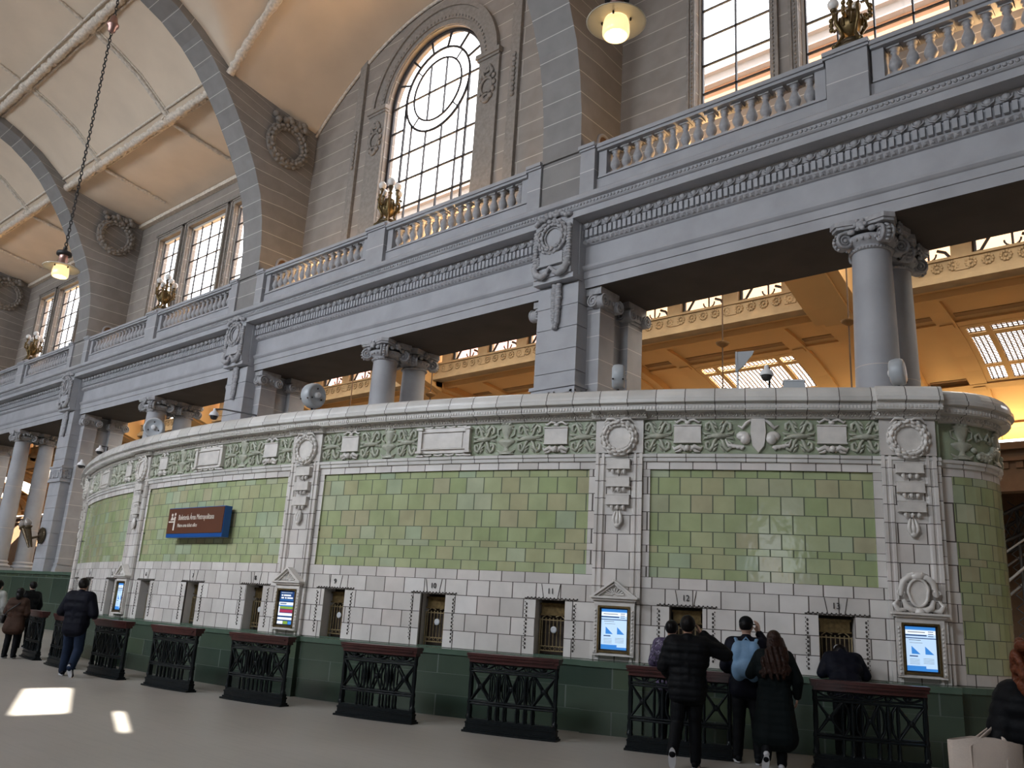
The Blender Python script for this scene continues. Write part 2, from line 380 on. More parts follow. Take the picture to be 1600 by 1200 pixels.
# transverse arches / upper piers
RIB = [(14.66, 11.24), (14.66, 12.62), (14.62, 12.72), (14.58, 13.7), (14.47, 14.6), (14.27, 15.5), (13.9, 16.4), (13.42, 17.3), (12.85, 18.2), (12.3, 18.95), (11.75, 19.6), (11.1, 20.18), (10.26, 20.72), (9.3, 21.12), (7.6, 21.62), (5, 22.3), (1, 22.72)]
SL = [0]
for a, b in zip(RIB, RIB[1:]): SL.append(SL[-1]+sqrt((a[0]-b[0])**2+(a[1]-b[1])**2))
def rib_mesh(xc, name, label):
    mb = MB(); h = .6
    n = len(RIB)
    mb.grid([[(xc-h, y, z), (xc+h, y, z)] for y, z in RIB], 0, False, [[(.03, s+11.27), (1.23, s+11.27)] for s in SL])
    back = []
    for (y, z), s in zip(RIB, SL):
        zb = min(z, 19.3) if z < 16 else 16+(z-16)*.62
        back.append((16.4, zb, z) if y > 10.9 else (max(y+.02, 1), z+.75, z))
    # sides as ruled bands, front edge to back line
    for sx in (-1, 1):
        g1 = [[(xc+sx*h, y, z), (xc+sx*h, (y+16.3)/2, (z+b[1])/2+.05*(z > 15)), (xc+sx*h, 16.4, b[1])] for (y, z), b in zip(RIB, back) if b[0] == 16.4]
        u1 = [[(0.3, s+11.27), (1.5, s+11.27), (2.8, s+11.27)] for s, b in zip(SL, back) if b[0] == 16.4]
        mb.grid(g1, 0, False, u1, flip=sx < 0)
        k = len(g1)-1
        top = g1[-1]
        mb.grid([[(xc+sx*h, RIB[i][0], RIB[i][1]), (xc+sx*h, RIB[i][0]+.3, RIB[i][1]+.9)] for i in range(k, n)], 0, False, [[(.3, SL[i]+11.27), (1.0, SL[i]+11.27)] for i in range(k, n)], flip=sx < 0)
        mb.add([top[0], top[2], (xc+sx*h, 16.4, 21.5), (xc+sx*h, RIB[k][0]+.3, RIB[k][1]+.9)], [(0, 1, 2, 3)], 0, False, [[(0.3, 20), (.4, 20), (.4, 20.2), (.3, 20.2)]])
    # the far half of the arch, down to the street side
    far = [(2-y, z) for y, z in reversed(RIB)]; sf = [SL[-1]+(SL[-1]-a) for a in reversed(SL)]
    mb.grid([[(xc-h, y, z), (xc+h, y, z)] for y, z in far], 0, False, [[(.03, a+11.27), (1.23, a+11.27)] for a in sf])
    for sx in (-1, 1): mb.grid([[(xc+sx*h, y, z), (xc+sx*h, y-.3, z+.9)] for y, z in far], 0, False, [[(.3, a+11.27), (1.0, a+11.27)] for a in sf], flip=sx < 0)
    # ledge where the pier turns into the arch
    mb.b2(xc-.66, xc+.66, 14.6, 15.0, 12.60, 12.72, 0)
    # narrow wall strip behind the arch shoulder
    struct(mb.build(name, 'stone'), label)
for i, xc in enumerate(PX): rib_mesh(xc, 'trim_%d' % (i+1), 'grey ashlar transverse arch rising from the balcony, number %d from the right' % (i+1))
rib_mesh(-68, 'trim_5', 'grey ashlar transverse arch at the far end of the hall')

# ornamented ceiling mouldings
def orn(mb, pts, r, n=8, bump=.35, seed=1):
    pts = [V(p) for p in pts]; out = []; rr = []; rnd = random.Random(seed)
    L = 0
    for a, b in zip(pts, pts[1:]):
        k = max(1, int((b-a).length/.11))
        for j in range(k): out.append(a.lerp(b, j/k)); rr.append(r*(1+rnd.uniform(-bump, bump)*.6))
    out.append(pts[-1]); rr.append(r)
    mb.tube(out, rr, n, 0)
mb = MB()
L1, L2 = (12.55, 19.30), (9.15, 21.36)
spans = [(-39.4, -26.6), (-53.4, -40.6), (-67.4, -54.6), (-11.4, 6)]
for k, (a, b) in enumerate(spans):
    for (y, z), r in ((L1, .14), (L2, .14)):
        orn(mb, [(a, y, z), (b, y, z)], r, 9, .75, k)
        for dy in (-.24, .24):
            mb.tube([(a, y+dy, vz(y+dy)-.02), (b, y+dy, vz(y+dy)-.02)], .05, 6)
    c = (a+b)/2
    for x in (c-3, c+3):
        pr = [p for p in VP if 9.0 <= p[0] <= 12.7]
        orn(mb, [(x, y, z-.04) for y, z in pr], .085, 6, .6, 5)
        for d in (-.15, .15): mb.tube([(x+d, y, z-.01) for y, z in pr], .045, 5)
        orn(mb, [(x, 12.3, 19.28), (x, 14, 19.05), (x, 15.6, 18.85)], .07, 6, .8, 6)
        orn(mb, [(x, 8.9, 21.5), (x, 7, 22.1), (x, 4, 22.8), (x, 1, 23.05)], .085, 6, .6, 7)
        mb.ell((x, L1[0], L1[1]-.04), (.24, .24, .16)); mb.ell((x, L2[0], L2[1]-.04), (.24, .24, .16))
    mb.b2(a, b, 16.02, 16.24, 18.62, 18.80)       # cove strip against the wall
# moulding along the arched bay
orn(mb, [(x, 12.42, lun(x)+.155*3.83-.05) for x in frange(-25.38, -12.62, .25)], .16, 8, .4, 9)
mb.tube([(x, 16.2, lun(x)-.06) for x in frange(-25.4, -12.6, .3)], .06, 6)
struct(mb.build('trim_6', 'vault_rib'), 'cream leafy plaster mouldings dividing the vault into panels')

# ------------------------------------------------------------------ gallery wall with window openings
WY = 16.25
def wallbox(mb, x0, x1, z0, z1): mb.b2(x0, x1, WY, WY+.45, z0, z1, 0)
mb = MB()
SILL, HEAD = 13.35, 17.5
WIN = {}
for c in CXS+[-61]:
    a, b = c-7, c+7
    wallbox(mb, a, b, 9.2, SILL)
    if c == -19:
        for x0, x1 in ((a, c-2.22), (c+2.22, b)): wallbox(mb, x0, x1, SILL, 23)
        n = 24; zc = 18.33
        for i in range(n):
            a0, a1 = pi*i/n, pi*(i+1)/n
            p = [(c+2.22*cos(a0), zc+2.22*sin(a0)), (c+2.22*cos(a1), zc+2.22*sin(a1))]
            vs = []
            for y in (WY, WY+.45): vs += [(p[0][0], y, p[0][1]), (p[1][0], y, p[1][1]), (p[1][0], y, 23), (p[0][0], y, 23)]
            mb.add(vs, [(0, 1, 2, 3), (7, 6, 5, 4), (0, 4, 5, 1)], 0)
    else:
        ops = [(c-4.2, c-2.25), (c-1.57, c+1.57), (c+2.25, c+4.2)]
        xs_ = [a]+[v for o in ops for v in o]+[b]
        for i in range(0, len(xs_), 2): wallbox(mb, xs_[i], xs_[i+1], SILL, HEAD)
        wallbox(mb, a, b, HEAD, 20.5)
wallbox(mb, 2, XR, 9.2, 20.5); wallbox(mb, XL, -68, 9.2, 20.5)
struct(mb.build('wall_gallery', 'stone_wall'), 'beige jointed ashlar wall behind the balcony, pierced by tall windows')
# window surrounds
mb = MB()
def surround(mb, x0, x1, z0, z1, w=.16):
    y0, y1 = WY-.06, WY+.02
    mb.b2(x0-w, x0, y0, y1, z0, z1+w); mb.b2(x1, x1+w, y0, y1, z0, z1+w); mb.b2(x0, x1, y0, y1, z1, z1+w)
    for xa in (x0-w-.05, x1+w-.02):
        mb.b2(xa, xa+.07, WY-.1, WY, z0, z1+w+.05)
    mb.b2(x0-w-.05, x1+w+.05, WY-.1, WY, z1+w-.02, z1+w+.05)
    for i in range(int((z1-z0)/.11)):
        for x in (x0-w*.5, x1+w*.5): mb.ell((x, y0-.01, z0+.05+i*.11), (.03, .025, .04), 6, 4)
for c in CXS:
    if c == -19: continue
    for x0, x1 in ((c-4.2, c-2.25), (c-1.57, c+1.57), (c+2.25, c+4.2)): surround(mb, x0, x1, SILL, HEAD)
    mb.b2(c-4.6, c+4.6, WY-.1, WY, HEAD+.25, HEAD+.4)
# arched bay: archivolt, impost pilasters with cartouches
c, zc = -19, 18.33
for R0, R1, d in ((2.24, 2.42, .05), (2.42, 2.86, .10), (2.86, 3.02, .16)):
    n = 40
    rows = []
    for i in range(n+1):
        a = pi*i/n
        rows.append([(c+R*cos(a), y, zc+R*sin(a)) for R, y in ((R0, WY), (R0, WY-d), (R1, WY-d), (R1, WY))])
    mb.grid(rows, 0, False, flip=True)
for i in range(44):
    a = pi*(i+.5)/44; mb.ell((c+2.50*cos(a), WY-.11, zc+2.50*sin(a)), (.05, .03, .05), 6, 4)
for s in (-1, 1):
    mb.b2(c+s*2.24-(0 if s > 0 else .85), c+s*2.24+(.85 if s > 0 else 0), WY-.1, WY, SILL, zc)
    mb.b2(c+s*2.65-.5, c+s*2.65+.5, WY-.2, WY, zc, zc+.16); mb.b2(c+s*2.65-.46, c+s*2.65+.46, WY-.15, WY, zc-.08, zc)
    x = c+s*2.66
    mb.b2(x-.02+s*1.1-.17, x+s*1.1+.17, WY-.12, WY, SILL, 21.4)
    for zz, rr in ((17.75, .17), (17.25, .24), (16.85, .13)):
        mb.tube([(x+rr*cos(t*2*pi/14), WY-.13, zz+rr*1.2*sin(t*2*pi/14)) for t in range(14)], .05, 6, closed=True)
    for k in range(14):
        a = k*2*pi/14; mb.ell((x+.3*cos(a), WY-.13, 17.3+.55*sin(a)), (.09, .05, .1), 6, 4)
    for k in range(9): mb.ell((x+s*1.1, WY-.14, 17.9-k*.17), (.09, .05, .09), 6, 4)
    mb.tube([(x+.16*p, WY-.15, 17.85+.16*q) for p, q in spiral(1, .2, 1.6, 18, 0, s)], .04, 6)
struct(mb.build('trim_7', 'relief_warm'), 'moulded stone surrounds and cartouches around the gallery windows')

# windows: frame (muntins) + pane
WN = [0]
def window_rect(c, x0, x1, cols, label):
    WN[0] += 1
    mb = MB(); y = WY+.22
    t = .035
    for x in (x0, x1): mb.b2(x-.06, x+.06, y-.06, y+.06, SILL, HEAD, 1)
    mb.b2(x0, x1, y-.06, y+.06, HEAD-.1, HEAD, 1); mb.b2(x0, x1, y-.06, y+.06, SILL, SILL+.1, 1)
    for i in range(1, cols):
        x = x0+(x1-x0)*i/cols; mb.b2(x-t/2, x+t/2, y-.03, y+.03, SILL, HEAD, 0)
    for x in (x0+.08, x1-.08): mb.b2(x-t/2, x+t/2, y-.035, y+.035, SILL, HEAD, 0)
    k = 5
    for i in range(0, k+1):
        z = SILL+.1+(HEAD-SILL-.15)*i/k; mb.b2(x0, x1, y-.03, y+.03, z-t/2, z+t/2, 0)
    o = struct(mb.build('window_%d' % WN[0], ['muntin', 'muntinw']), label)
    p = MB(); p.b2(x0, x1, y-.006, y+.006, SILL, HEAD); p.build('pane', 'glass', o)
for c, nm in zip(CXS, ('rightmost bay', '', 'second bay from the left arch', 'far left bay')):
    if c == -19: continue
    window_rect(c, c-4.2, c-2.25, 2, 'narrow left leaded window of the %s' % nm)
    window_rect(c, c-1.57, c+1.57, 4, 'wide middle leaded window of the %s' % nm)
    window_rect(c, c+2.25, c+4.2, 2, 'narrow right leaded window of the %s' % nm)
WN[0] += 1
mb = MB(); c, zc, y = -19, 18.33, WY+.22; t = .05
def barz(mb, x, z0, z1, w=t): mb.b2(x-w/2, x+w/2, y-.035, y+.035, z0, z1)
def barx(mb, x0, x1, z, w=t): mb.b2(x0, x1, y-.03, y+.03, z-w/2, z+w/2)
oz = 18.42
mb.tube([(c+2.17*cos(pi*i/30), y, zc+2.17*sin(pi*i/30)) for i in range(31)], .065, 6)
for s in (-1, 1): barz(mb, c+s*2.17, SILL, zc, .1)
for r in (1.51, 1.13): mb.tube([(c+r*cos(2*pi*i/44), y, oz+r*sin(2*pi*i/44)) for i in range(44)], .045 if r > 1.2 else .036, 6, closed=True)
for k in range(1, 7):
    a = pi*k/7; r0 = 1.51
    mb.tube([(c+r0*cos(a), y, oz+r0*sin(a)), (c+2.2*cos(a), y, zc+2.2*sin(a))], .04, 6)
for a in (pi/4, 3*pi/4, 5*pi/4, 7*pi/4): mb.tube([(c+1.13*cos(a), y, oz+1.13*sin(a)), (c+1.51*cos(a), y, oz+1.51*sin(a))], .024, 6)
for s in (-1, 1):
    barz(mb, c+s*.38, oz-1.06, oz+1.06, .03); barz(mb, c+s*1.51, SILL, oz, .055); barz(mb, c+s*1.13, SILL, oz-1.0, .03); barz(mb, c+s*.38, SILL, oz-1.46, .03)
barx(mb, c-2.17, c+2.17, oz-.02, .045)
for i in range(1, 6): 
    z = oz-1.0*i
    if i == 1:
        barx(mb, c-2.17, c-1.51, z); barx(mb, c+1.51, c+2.17, z)
    else: barx(mb, c-2.17, c+2.17, z)
o = struct(mb.build('window_%d' % WN[0], 'muntin'), 'tall round-headed window with a circular oculus of glazing bars')
p = MB()
p.prism([(c-2.2, SILL), (c+2.2, SILL)]+[(c+2.2*cos(pi*i/24), zc+2.2*sin(pi*i/24)) for i in range(25)], -.006, .006, 0, Matrix.Translation((0, y, 0)) @ RX)
p.build('pane', 'glass', o)

# gallery floor slab and entablature
def sweepx(mb, prof, x0, x1, mat=0, step=None):
    xs = [x0, x1]
    mb.grid([[(x, y, z) for y, z in prof] for x in xs], mat, False, [[(x, z+y*.3) for y, z in prof] for x in xs], flip=True)
mb = MB()
EN = [(17.05, 9.15), (15.0, 9.15), (15.0, 9.38), (14.97, 9.385), (14.97, 9.56), (14.94, 9.58), (14.90, 9.63), (14.89, 9.68), (14.99, 9.70), (15.0, 10.20), (14.95, 10.22), (14.90, 10.34), (14.92, 10.355), (14.92, 10.60), (14.87, 10.61), (14.80, 10.74), (14.80, 10.76), (14.47, 10.765), (14.47, 10.93), (14.44, 10.94), (14.41, 10.97), (14.40, 11.07), (14.36, 11.08), (14.31, 11.10), (14.29, 11.15), (14.30, 11.21), (14.34, 11.25), (14.72, 11.27), (14.72, 11.74), (16.4, 11.74)]
sweepx(mb, EN[1:], XL, 5)
sweepx(mb, EN[:2], XL, 5, 1)  # underside gets the dark tone, its shade put into the colour
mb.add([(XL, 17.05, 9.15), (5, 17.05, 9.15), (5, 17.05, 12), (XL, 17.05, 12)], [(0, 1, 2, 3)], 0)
ent = struct(mb.build('trim_8', ['stone_plain', 'shade_joint']), 'grey painted entablature running along the top of the colonnade')
mb = MB(); x = -62.0
while x < -2:
    mb.b2(x, x+.088, 14.84, 14.93, 10.385, 10.575); x += .134
mb.build('dentil_course', 'stone_plain', ent)['kind'] = 'stuff'
mb = MB(); x = -62.0
while x < -2:
    mb.ell((x, 14.82, 10.675), (.075, .05, .075), 8, 5); mb.tube([(x-.115, 14.83, 10.74), (x-.09, 14.82, 10.65), (x, 14.82, 10.60)], .016, 5); mb.tube([(x+.115, 14.83, 10.74), (x+.09, 14.82, 10.65), (x, 14.82, 10.60)], .016, 5)
    x += .285
mb.build('egg_and_dart_course', 'relief', ent)['kind'] = 'stuff'
mb = MB(); x = -62.0
while x < -2:
    mb.add([(x, 14.94, 10.23), (x+.13, 14.94, 10.23), (x+.065, 14.86, 10.28), (x+.065, 14.9, 10.345), (x, 14.91, 10.34), (x+.13, 14.91, 10.34)], [(0, 1, 2), (0, 2, 4), (2, 3, 4), (1, 5, 2), (2, 5, 3)], 0)
    mb.ell((x+.065, 14.90, 10.28), (.035, .03, .045), 6, 4)
    x += .134
mb.build('leaf_course', 'relief', ent)['kind'] = 'stuff'
mb = MB(); x = -62.0
while x < -2: mb.ell((x, 14.40, 11.02), (.042, .025, .04), 6, 4); x += .095
mb.build('bead_course', 'relief', ent)['kind'] = 'stuff'
mb = MB(); mb.b2(XL, 5, 14.9, 17.05, 11.6, 11.74); struct(mb.build('floor_gallery', 'stone_plain'), 'narrow balcony floor behind the balustrade')

# ------------------------------------------------------------------ balustrades
def baluster_mesh():
    mb = MB(); k = 1.0
    pr = [(.125, .0), (.125, .05), (.10, .055), (.105, .08), (.075, .10), (.060, .12), (.075, .15), (.105, .20), (.122, .26), (.115, .32), (.085, .40), (.062, .46), (.056, .50), (.075, .515), (.08, .535), (.062, .55), (.058, .57), (.09, .60), (.10, .615)]
    mb.lathe(pr, 14, 0)
    mb.box((0, 0, .025), (.25, .25, .05)); mb.box((0, 0, .645), (.23, .23, .06))
    return mb
BAL = baluster_mesh().mesh('baluster', ['relief'])
BDESC = {(-5, 1): 'right of the pedestal in the rightmost bay', (-5, -1): 'between the near pier and the rightmost lamp pedestal',
         (-19, 1): 'right of the lamp pedestal before the arched window', (-19, -1): 'left of the lamp pedestal before the arched window',
         (-33, 1): 'right of the lamp pedestal before the first left triple window', (-33, -1): 'left of the lamp pedestal before the first left triple window',
         (-47, 1): 'right of the farthest lamp pedestal', (-47, -1): 'left of the farthest lamp pedestal'}
for c in CXS:
    for s in (-1, 1):
        x0, x1 = (c+.445, c+5.90) if s > 0 else (c-5.90, c-.445)
        t = thing('balustrade', 'stone balustrade %s' % BDESC[(c, s)], 'balustrade', ((x0+x1)/2, 14.85, 11.74), 0, None)
        mb = MB()
        mb.b2(x0, x1, 14.62, 15.05, 12.43, 12.50); mb.b2(x0, x1, 14.58, 15.1, 12.50, 12.56); mb.b2(x0, x1, 14.61, 15.06, 12.56, 12.62)
        mb.build('hand_rail', 'stone_plain', t)
        mb = MB(); mb.b2(x0, x1, 14.68, 15.03, 11.74, 11.78); mb.build('bottom_rail', 'stone_plain', t)
        for xa in (x0, x1-.22): mb = MB(); mb.b2(xa, xa+.22, 14.70, 15.0, 11.78, 12.43); mb.build('end_block', 'stone_plain', t)
        n = 16; 
        for i in range(n):
            o = bpy.data.objects.new('baluster', BAL); COL.objects.link(o); o.parent = t
            o.location = (x0+.22+(x1-x0-.44)*(i+.5)/n-(x0+x1)/2, 0, .036)
PD = ['rightmost balcony pedestal under a bronze candelabrum', 'balcony pedestal before the arched window', 'balcony pedestal before the triple window left of the arched window', 'farthest left balcony pedestal']
for c, d in zip(CXS, PD):
    t = thing('balcony_pedestal', 'square grey stone '+d, 'pedestal', (c, 14.85, 11.27))
    mb = MB(); mb.b2(c-.40, c+.40, 14.60, 15.1, 11.30, 12.52); mb.build('die', 'stone_joint', t)
    mb = MB(); mb.b2(c-.44, c+.44, 14.56, 15.14, 12.52, 12.57); mb.b2(c-.445, c+.445, 14.52, 15.2, 12.57, 12.66); mb.box((c, 14.95, 12.72), (.86, .66, .12), 0, None, .84); mb.build('cap', 'stone_plain', t)
for xc, d in zip(PX, ('the near pier', 'the second pier', 'the third pier', 'the fourth pier')):
    for s, w in ((-1, 'left'), (1, 'right')):
        t = thing('balcony_end_post', 'moulded grey stone end post on the %s of %s at balcony level' % (w, d), 'post', (xc+s*.83, 14.85, 11.27))
        mb = MB(); x = xc+s*.83
        mb.b2(x-.21, x+.21, 14.60, 15.1, 11.30, 12.52); mb.build('die', 'stone_joint', t)
        mb = MB(); mb.b2(x-.23, x+.23, 14.56, 15.12, 12.52, 12.57); mb.b2(x-.235, x+.235, 14.52, 15.14, 12.57, 12.66); mb.build('cap', 'stone_plain', t)

# ------------------------------------------------------------------ columns and piers
def capital(mb, r, T, dark=0):
    """angular Ionic capital, height .55 above local z=0, neck radius r"""
    mb.lathe([(r, 0), (r+.03, .0), (r+.045, .03), (r+.03, .06), (r, .065), (r, .09), (r+.07, .14), (r+.13, .21), (r+.12, .27), (r+.02, .30)], 28, 0, T)
    for k in range(24):
        a = 2*pi*k/24; mb.ell(((r+.10)*cos(a), (r+.10)*sin(a), .2), (.04, .04, .05), 6, 4, 0, T)
    for k in range(40):
        a = 2*pi*k/40; mb.ell(((r+.04)*cos(a), (r+.04)*sin(a), .03), .022, 5, 4, 0, T)
    for q in range(4):
        a = pi/4+q*pi/2
        L = T @ Matrix.Rotation(a, 4, 'Z')
        cx, cz, R = r+.19, .20, .185
        mb.tube([(cx, -.085, cz), (cx, .085, cz)], R*.80, 18, 0, L)
        for s in (-1, 1):
            pts = [(cx+R*.9*p, s*.09, cz+R*.9*q_) for p, q_ in spiral(1, .16, 2.1, 30, pi*.62, -1)]
            mb.tube(pts, [.034*(1-.55*i/30) for i in range(31)], 6, 0, L)
            mb.ell((cx, s*.10, cz), (.04, .03, .04), 8, 5, 0, L)
            # band running to the face centre
            mb.tube([(cx+.02, s*.09, cz+R*.95), (cx-.12, s*.19, cz+R*1.02), (cx-.20, s*.30, cz+R*.92)], [.036, .034, .03], 6, 0, L)
        for k in range(7): mb.ell((cx+R*.98*cos(-1.0+k*.42), 0, cz+R*.98*sin(-1.0+k*.42)), (.028, .05, .028), 5, 4, 0, L)
    # abacus with hollow sides
    pts = []
    for q in range(4):
        a = pi/4+q*pi/2
        for d in (-.10, .10): pts.append(((r+.36)*cos(a)-d*sin(a), (r+.36)*sin(a)+d*cos(a)))
        a2 = a+pi/4
        for d in (-.18, 0, .18): pts.append(((r+.13+abs(d)*.25)*cos(a2)-d*sin(a2), (r+.13+abs(d)*.25)*sin(a2)+d*cos(a2)))
    mb.prism(pts, .40, .455, 0, T); mb.prism([(p[0]*1.05, p[1]*1.05) for p in pts], .455, .55, 0, T)
    for q in range(4):
        a = q*pi/2; L = T @ Matrix.Rotation(a, 4, 'Z')
        mb.ell((r+.18, 0, .42), (.06, .10, .10), 8, 6, 0, L)
        for k in range(6): mb.ell((r+.20, .09*cos(k*pi/3), .42+.09*sin(k*pi/3)), (.035, .045, .045), 6, 4, 0, L)
        for s in (-1, 1): mb.ell((r+.14, s*.19, .33), (.05, .08, .06), 6, 4, 0, L)
ZB, ZS, ZC = 2.25, 2.75, 8.60
def column_proto():
    t = thing('ionic_column', '', 'column', (0, 0, 0))
    rb, rt = .40, .345
    mb = MB(); mb.lathe([(rb+(rt-rb)*max(0, (z-.3))**1.6/.7**1.6 if z > .3 else rb, ZS+(ZC-ZS)*z) for z in [i/12 for i in range(13)]], 36, 0, cap=False)
    for z in (4.3, 6.35): mb.lathe([(rb-.004 if z < 5 else .381, z), (rb+.003 if z < 5 else .3845, z+.005), (rb+.003 if z < 5 else .3845, z+.012), (rb-.004 if z < 5 else .381, z+.017)], 36, 1, cap=False)
    mb.build('shaft', ['stone_plain', 'vault'], t, local=True)
    mb = MB(); capital(mb, rt, Tm((0, 0, ZC))); mb.build('capital', 'relief', t, local=True)
    mb = MB(); mb.box((0, 0, ZB+.09), (1.12, 1.12, .18)); mb.lathe([(.54, ZB+.18), (.57, ZB+.22), (.57, ZB+.27), (.52, ZB+.31), (.46, ZB+.33), (.44, ZB+.38), (.47, ZB+.42), (.47, ZB+.45), (.43, ZB+.49), (.40, ZB+.52)], 32)
    mb.build('base', 'stone_plain', t, local=True)
    return t
colp = column_proto()
cd = {-5: 'rising behind the right end of the ticket booth', -19: 'rising behind the middle of the ticket booth', -33: 'rising behind the left end of the ticket booth', -47: 'standing in the open at the far left'}
first = True
for c in CXS:
    for y, w in ((15.45, 'front'), (16.6, 'rear')):
        l = 'grey %s column with scrolled capital %s' % (w, cd[c])
        if first: colp.location = (c, y, 0); colp['label'] = l; first = False
        else: dup(colp, (c, y, 0), 0, l)
for xc, d in zip(PX, ('behind the right half of the booth', 'behind the left half of the booth', 'carrying the torch bracket left of the booth', 'at the far left edge')):
    t = thing('colonnade_pier', 'grey rusticated square pier %s' % d, 'pier', (xc, 14.75, 0))
    ORX = xc
    # rusticated shaft: stacked courses with sunk joints
    mb = MB(); z = ZB; k = 0
    y0, y1 = 14.75, 15.75
    rows = []
    while z < 9.2:
        z1 = z+.54
        for zz, d_ in ((z+.012, 0), (z1-.012, 0), (z1-.010, .022), (z1+.010, .022)): rows.append((zz, d_))
        z = z1
    rows.append((11.0, 0))
    mb.grid([[(xc-.6+e, y0+e, zz), (xc+.6-e, y0+e, zz), (xc+.6-e, y1, zz), (xc-.6+e, y1, zz)] for zz, e in rows], 0, False, None, True)
    mb.build('rusticated_shaft', 'stone_plain', t)
    mb = MB()
    for ya, yb in ((15.15, 15.74), (16.32, 16.94)):
        mb.b2(xc-.95, xc+.95, ya, yb, ZB+.4, 8.65)
        for e, za, zb in ((.07, ZB, ZB+.18), (.05, ZB+.18, ZB+.26), (.02, ZB+.26, ZB+.33), (.045, ZB+.33, ZB+.4)): mb.b2(xc-.95-e, xc+.95+e, ya-e, yb+e, za, zb)
    mb.b2(xc-.72, xc+.72, 15.7, 16.4, ZB, 9.15)
    mb.build('side_pilaster', 'stone_joint', t)
    mb = MB()
    for ya, yb, nm in ((15.15, 15.74, 0), (16.32, 16.94, 0)):
        mb.b2(xc-.98, xc+.98, ya-.03, yb+.03, 8.65, 8.72); mb.b2(xc-1.02, xc+1.02, ya-.08, yb+.08, 8.98, 9.15)
        for s in (-1, 1):
            x = xc+s*.99
            mb.b2(x-.03, x+.03, ya, yb, 8.72, 8.98)
            for yy in (ya, yb):
                for zz in (8.80,):
                    mb.tube([(x-.09, yy, zz), (x+.09, yy, zz)], .15, 14)
                    for e in (-.1, .1): mb.tube([(x+e, yy+.16*p, zz+.16*q) for p, q in spiral(1, .2, 1.9, 22, pi/2, 1 if yy == ya else -1)], .026, 5)
                    mb.tube([(x+s*.11, yy, zz), (x+s*.11, yy, zz+.001)], .04, 8)
            for k in range(5): mb.ell((x+s*.03, ya+(yb-ya)*(k+.5)/5, 8.85), (.05, .05, .07), 6, 4)
        for yy in (ya-.02,):
            for s in (-1, 1):
                T_ = Tm((xc+s*.83, yy-.06, 8.80))
                mb.tube([(xc+s*.83, yy-.1, 8.80), (xc+s*.83, yy+.04, 8.80)], .15, 14)
                mb.tube([(xc+s*.83+.16*p, yy-.11, 8.80+.16*q) for p, q in spiral(1, .2, 1.9, 22, pi/2, s)], .026, 5)
    mb.build('pilaster_capital', 'relief', t)
    # meander band
    mb = MB(); mb.b2(xc-.64, xc+.64, 14.70, 15.14, 6.18, 6.72); mb.b2(xc-.68, xc+.68, 14.66, 15.14, 6.72, 6.80); mb.b2(xc-.66, xc+.66, 14.68, 15.14, 6.10, 6.18)
    def key(mb, T):
        for s in (-1, 1):
            P = [(.54, -.16), (.54, .16), (.08, .16), (.08, -.16), (.38, -.16), (.38, .03), (.22, .03)]
            for (a, b), (c_, d_) in zip(P, P[1:]):
                mb.b2(min(s*a, s*c_)-.025, max(s*a, s*c_)+.025, -.025, 0, min(b, d_)-.025, max(b, d_)+.025, 0, T)
    key(mb, Tm((xc, 14.70, 6.45))); key(mb, Tm((xc+.64, 14.92, 6.45), pi/2) @ Matrix.Scale(.36, 4, (1, 0, 0)))
    mb.build('meander_band', 'stone_plain', t)
    # cartouche block
    mb = MB(); mb.b2(xc-.56, xc+.56, 14.48, 14.76, 9.42, 11.02); mb.b2(xc-.60, xc+.60, 14.52, 14.9, 9.30, 9.42)
    mb.build('cartouche_block', 'stone_plain', t)
    mb = MB(); T_ = Tm((xc, 14.46, 10.42))
    wreath(mb, .36, .12, T_, 16, seed=3, ribbon=False)
    mb.tube([(xc+.24*cos(i*pi/12), 14.45, 10.42+.24*sin(i*pi/12)) for i in range(24)], .02, 6, closed=True)
    mb.build('wreath', 'relief', t)
    mb = MB(); rnd = random.Random(4)
    mb.tube([(xc-.52+.04*k, 14.45, 10.98-.10*((k-13)/13)**2) for k in range(27)], .05, 6)
    for k in range(26):
        u = -1+2*k/25; mb.ell((xc+u*.5, 14.44-rnd.random()*.06, 10.98-.10*u*u+rnd.uniform(-.05, .05)), (.07, .07, .06), 7, 5)
    mb.build('garland', 'relief', t)
    for q in (-1, 1):
        mb = MB(); mb.tube([(xc+q*.5, 14.46, 10.65), (xc+q*.5, 14.46, 9.6)], .045, 6)
        for k in range(14): mb.ell((xc+q*(.50), 14.44, 10.6-k*.075), (.075+.015*(k % 2), .06, .05), 7, 5)
        mb.tube([(xc+q*.08, 14.42, 9.50), (xc+q*.25, 14.40, 9.42), (xc+q*.42, 14.40, 9.50), (xc+q*.5, 14.42, 9.68), (xc+q*.40, 14.42, 9.78)], [.05, .08, .09, .08, .04], 8)
        for k in range(6): mb.ell((xc+q*.40, 14.43, 9.68+.05*k), (.07, .04, .028), 6, 4)
        mb.build('scrolled_swag', 'relief', t)
    mb = MB(); mb.b2(xc-.34, xc+.34, 14.41, 14.5, 9.70, 9.98); mb.b2(xc-.36, xc+.36, 14.39, 14.5, 9.68, 9.72); mb.build('tablet', 'stone_plain', t)
    mb = MB(); mb.tube([(xc-.14, 14.42, 9.50), (xc, 14.38, 9.62), (xc+.14, 14.42, 9.50)], .05, 8); mb.build('ribbon_knot', 'relief', t)
    mb = MB(); rnd = random.Random(5); mb.tube([(xc, 14.70, 9.42), (xc, 14.70, 8.16)], .05, 8)
    for k in range(22):
        zz = 9.5-k*.062; w = .15 if k < 12 else .11*(1-(k-12)/16)+.03
        for q in (-1, 1): mb.ell((xc+q*w*.45+rnd.uniform(-.02, .02), 14.68, zz), (w*.6, .07, .055), 7, 5)
    mb.build('pendant_drop', 'relief', t)
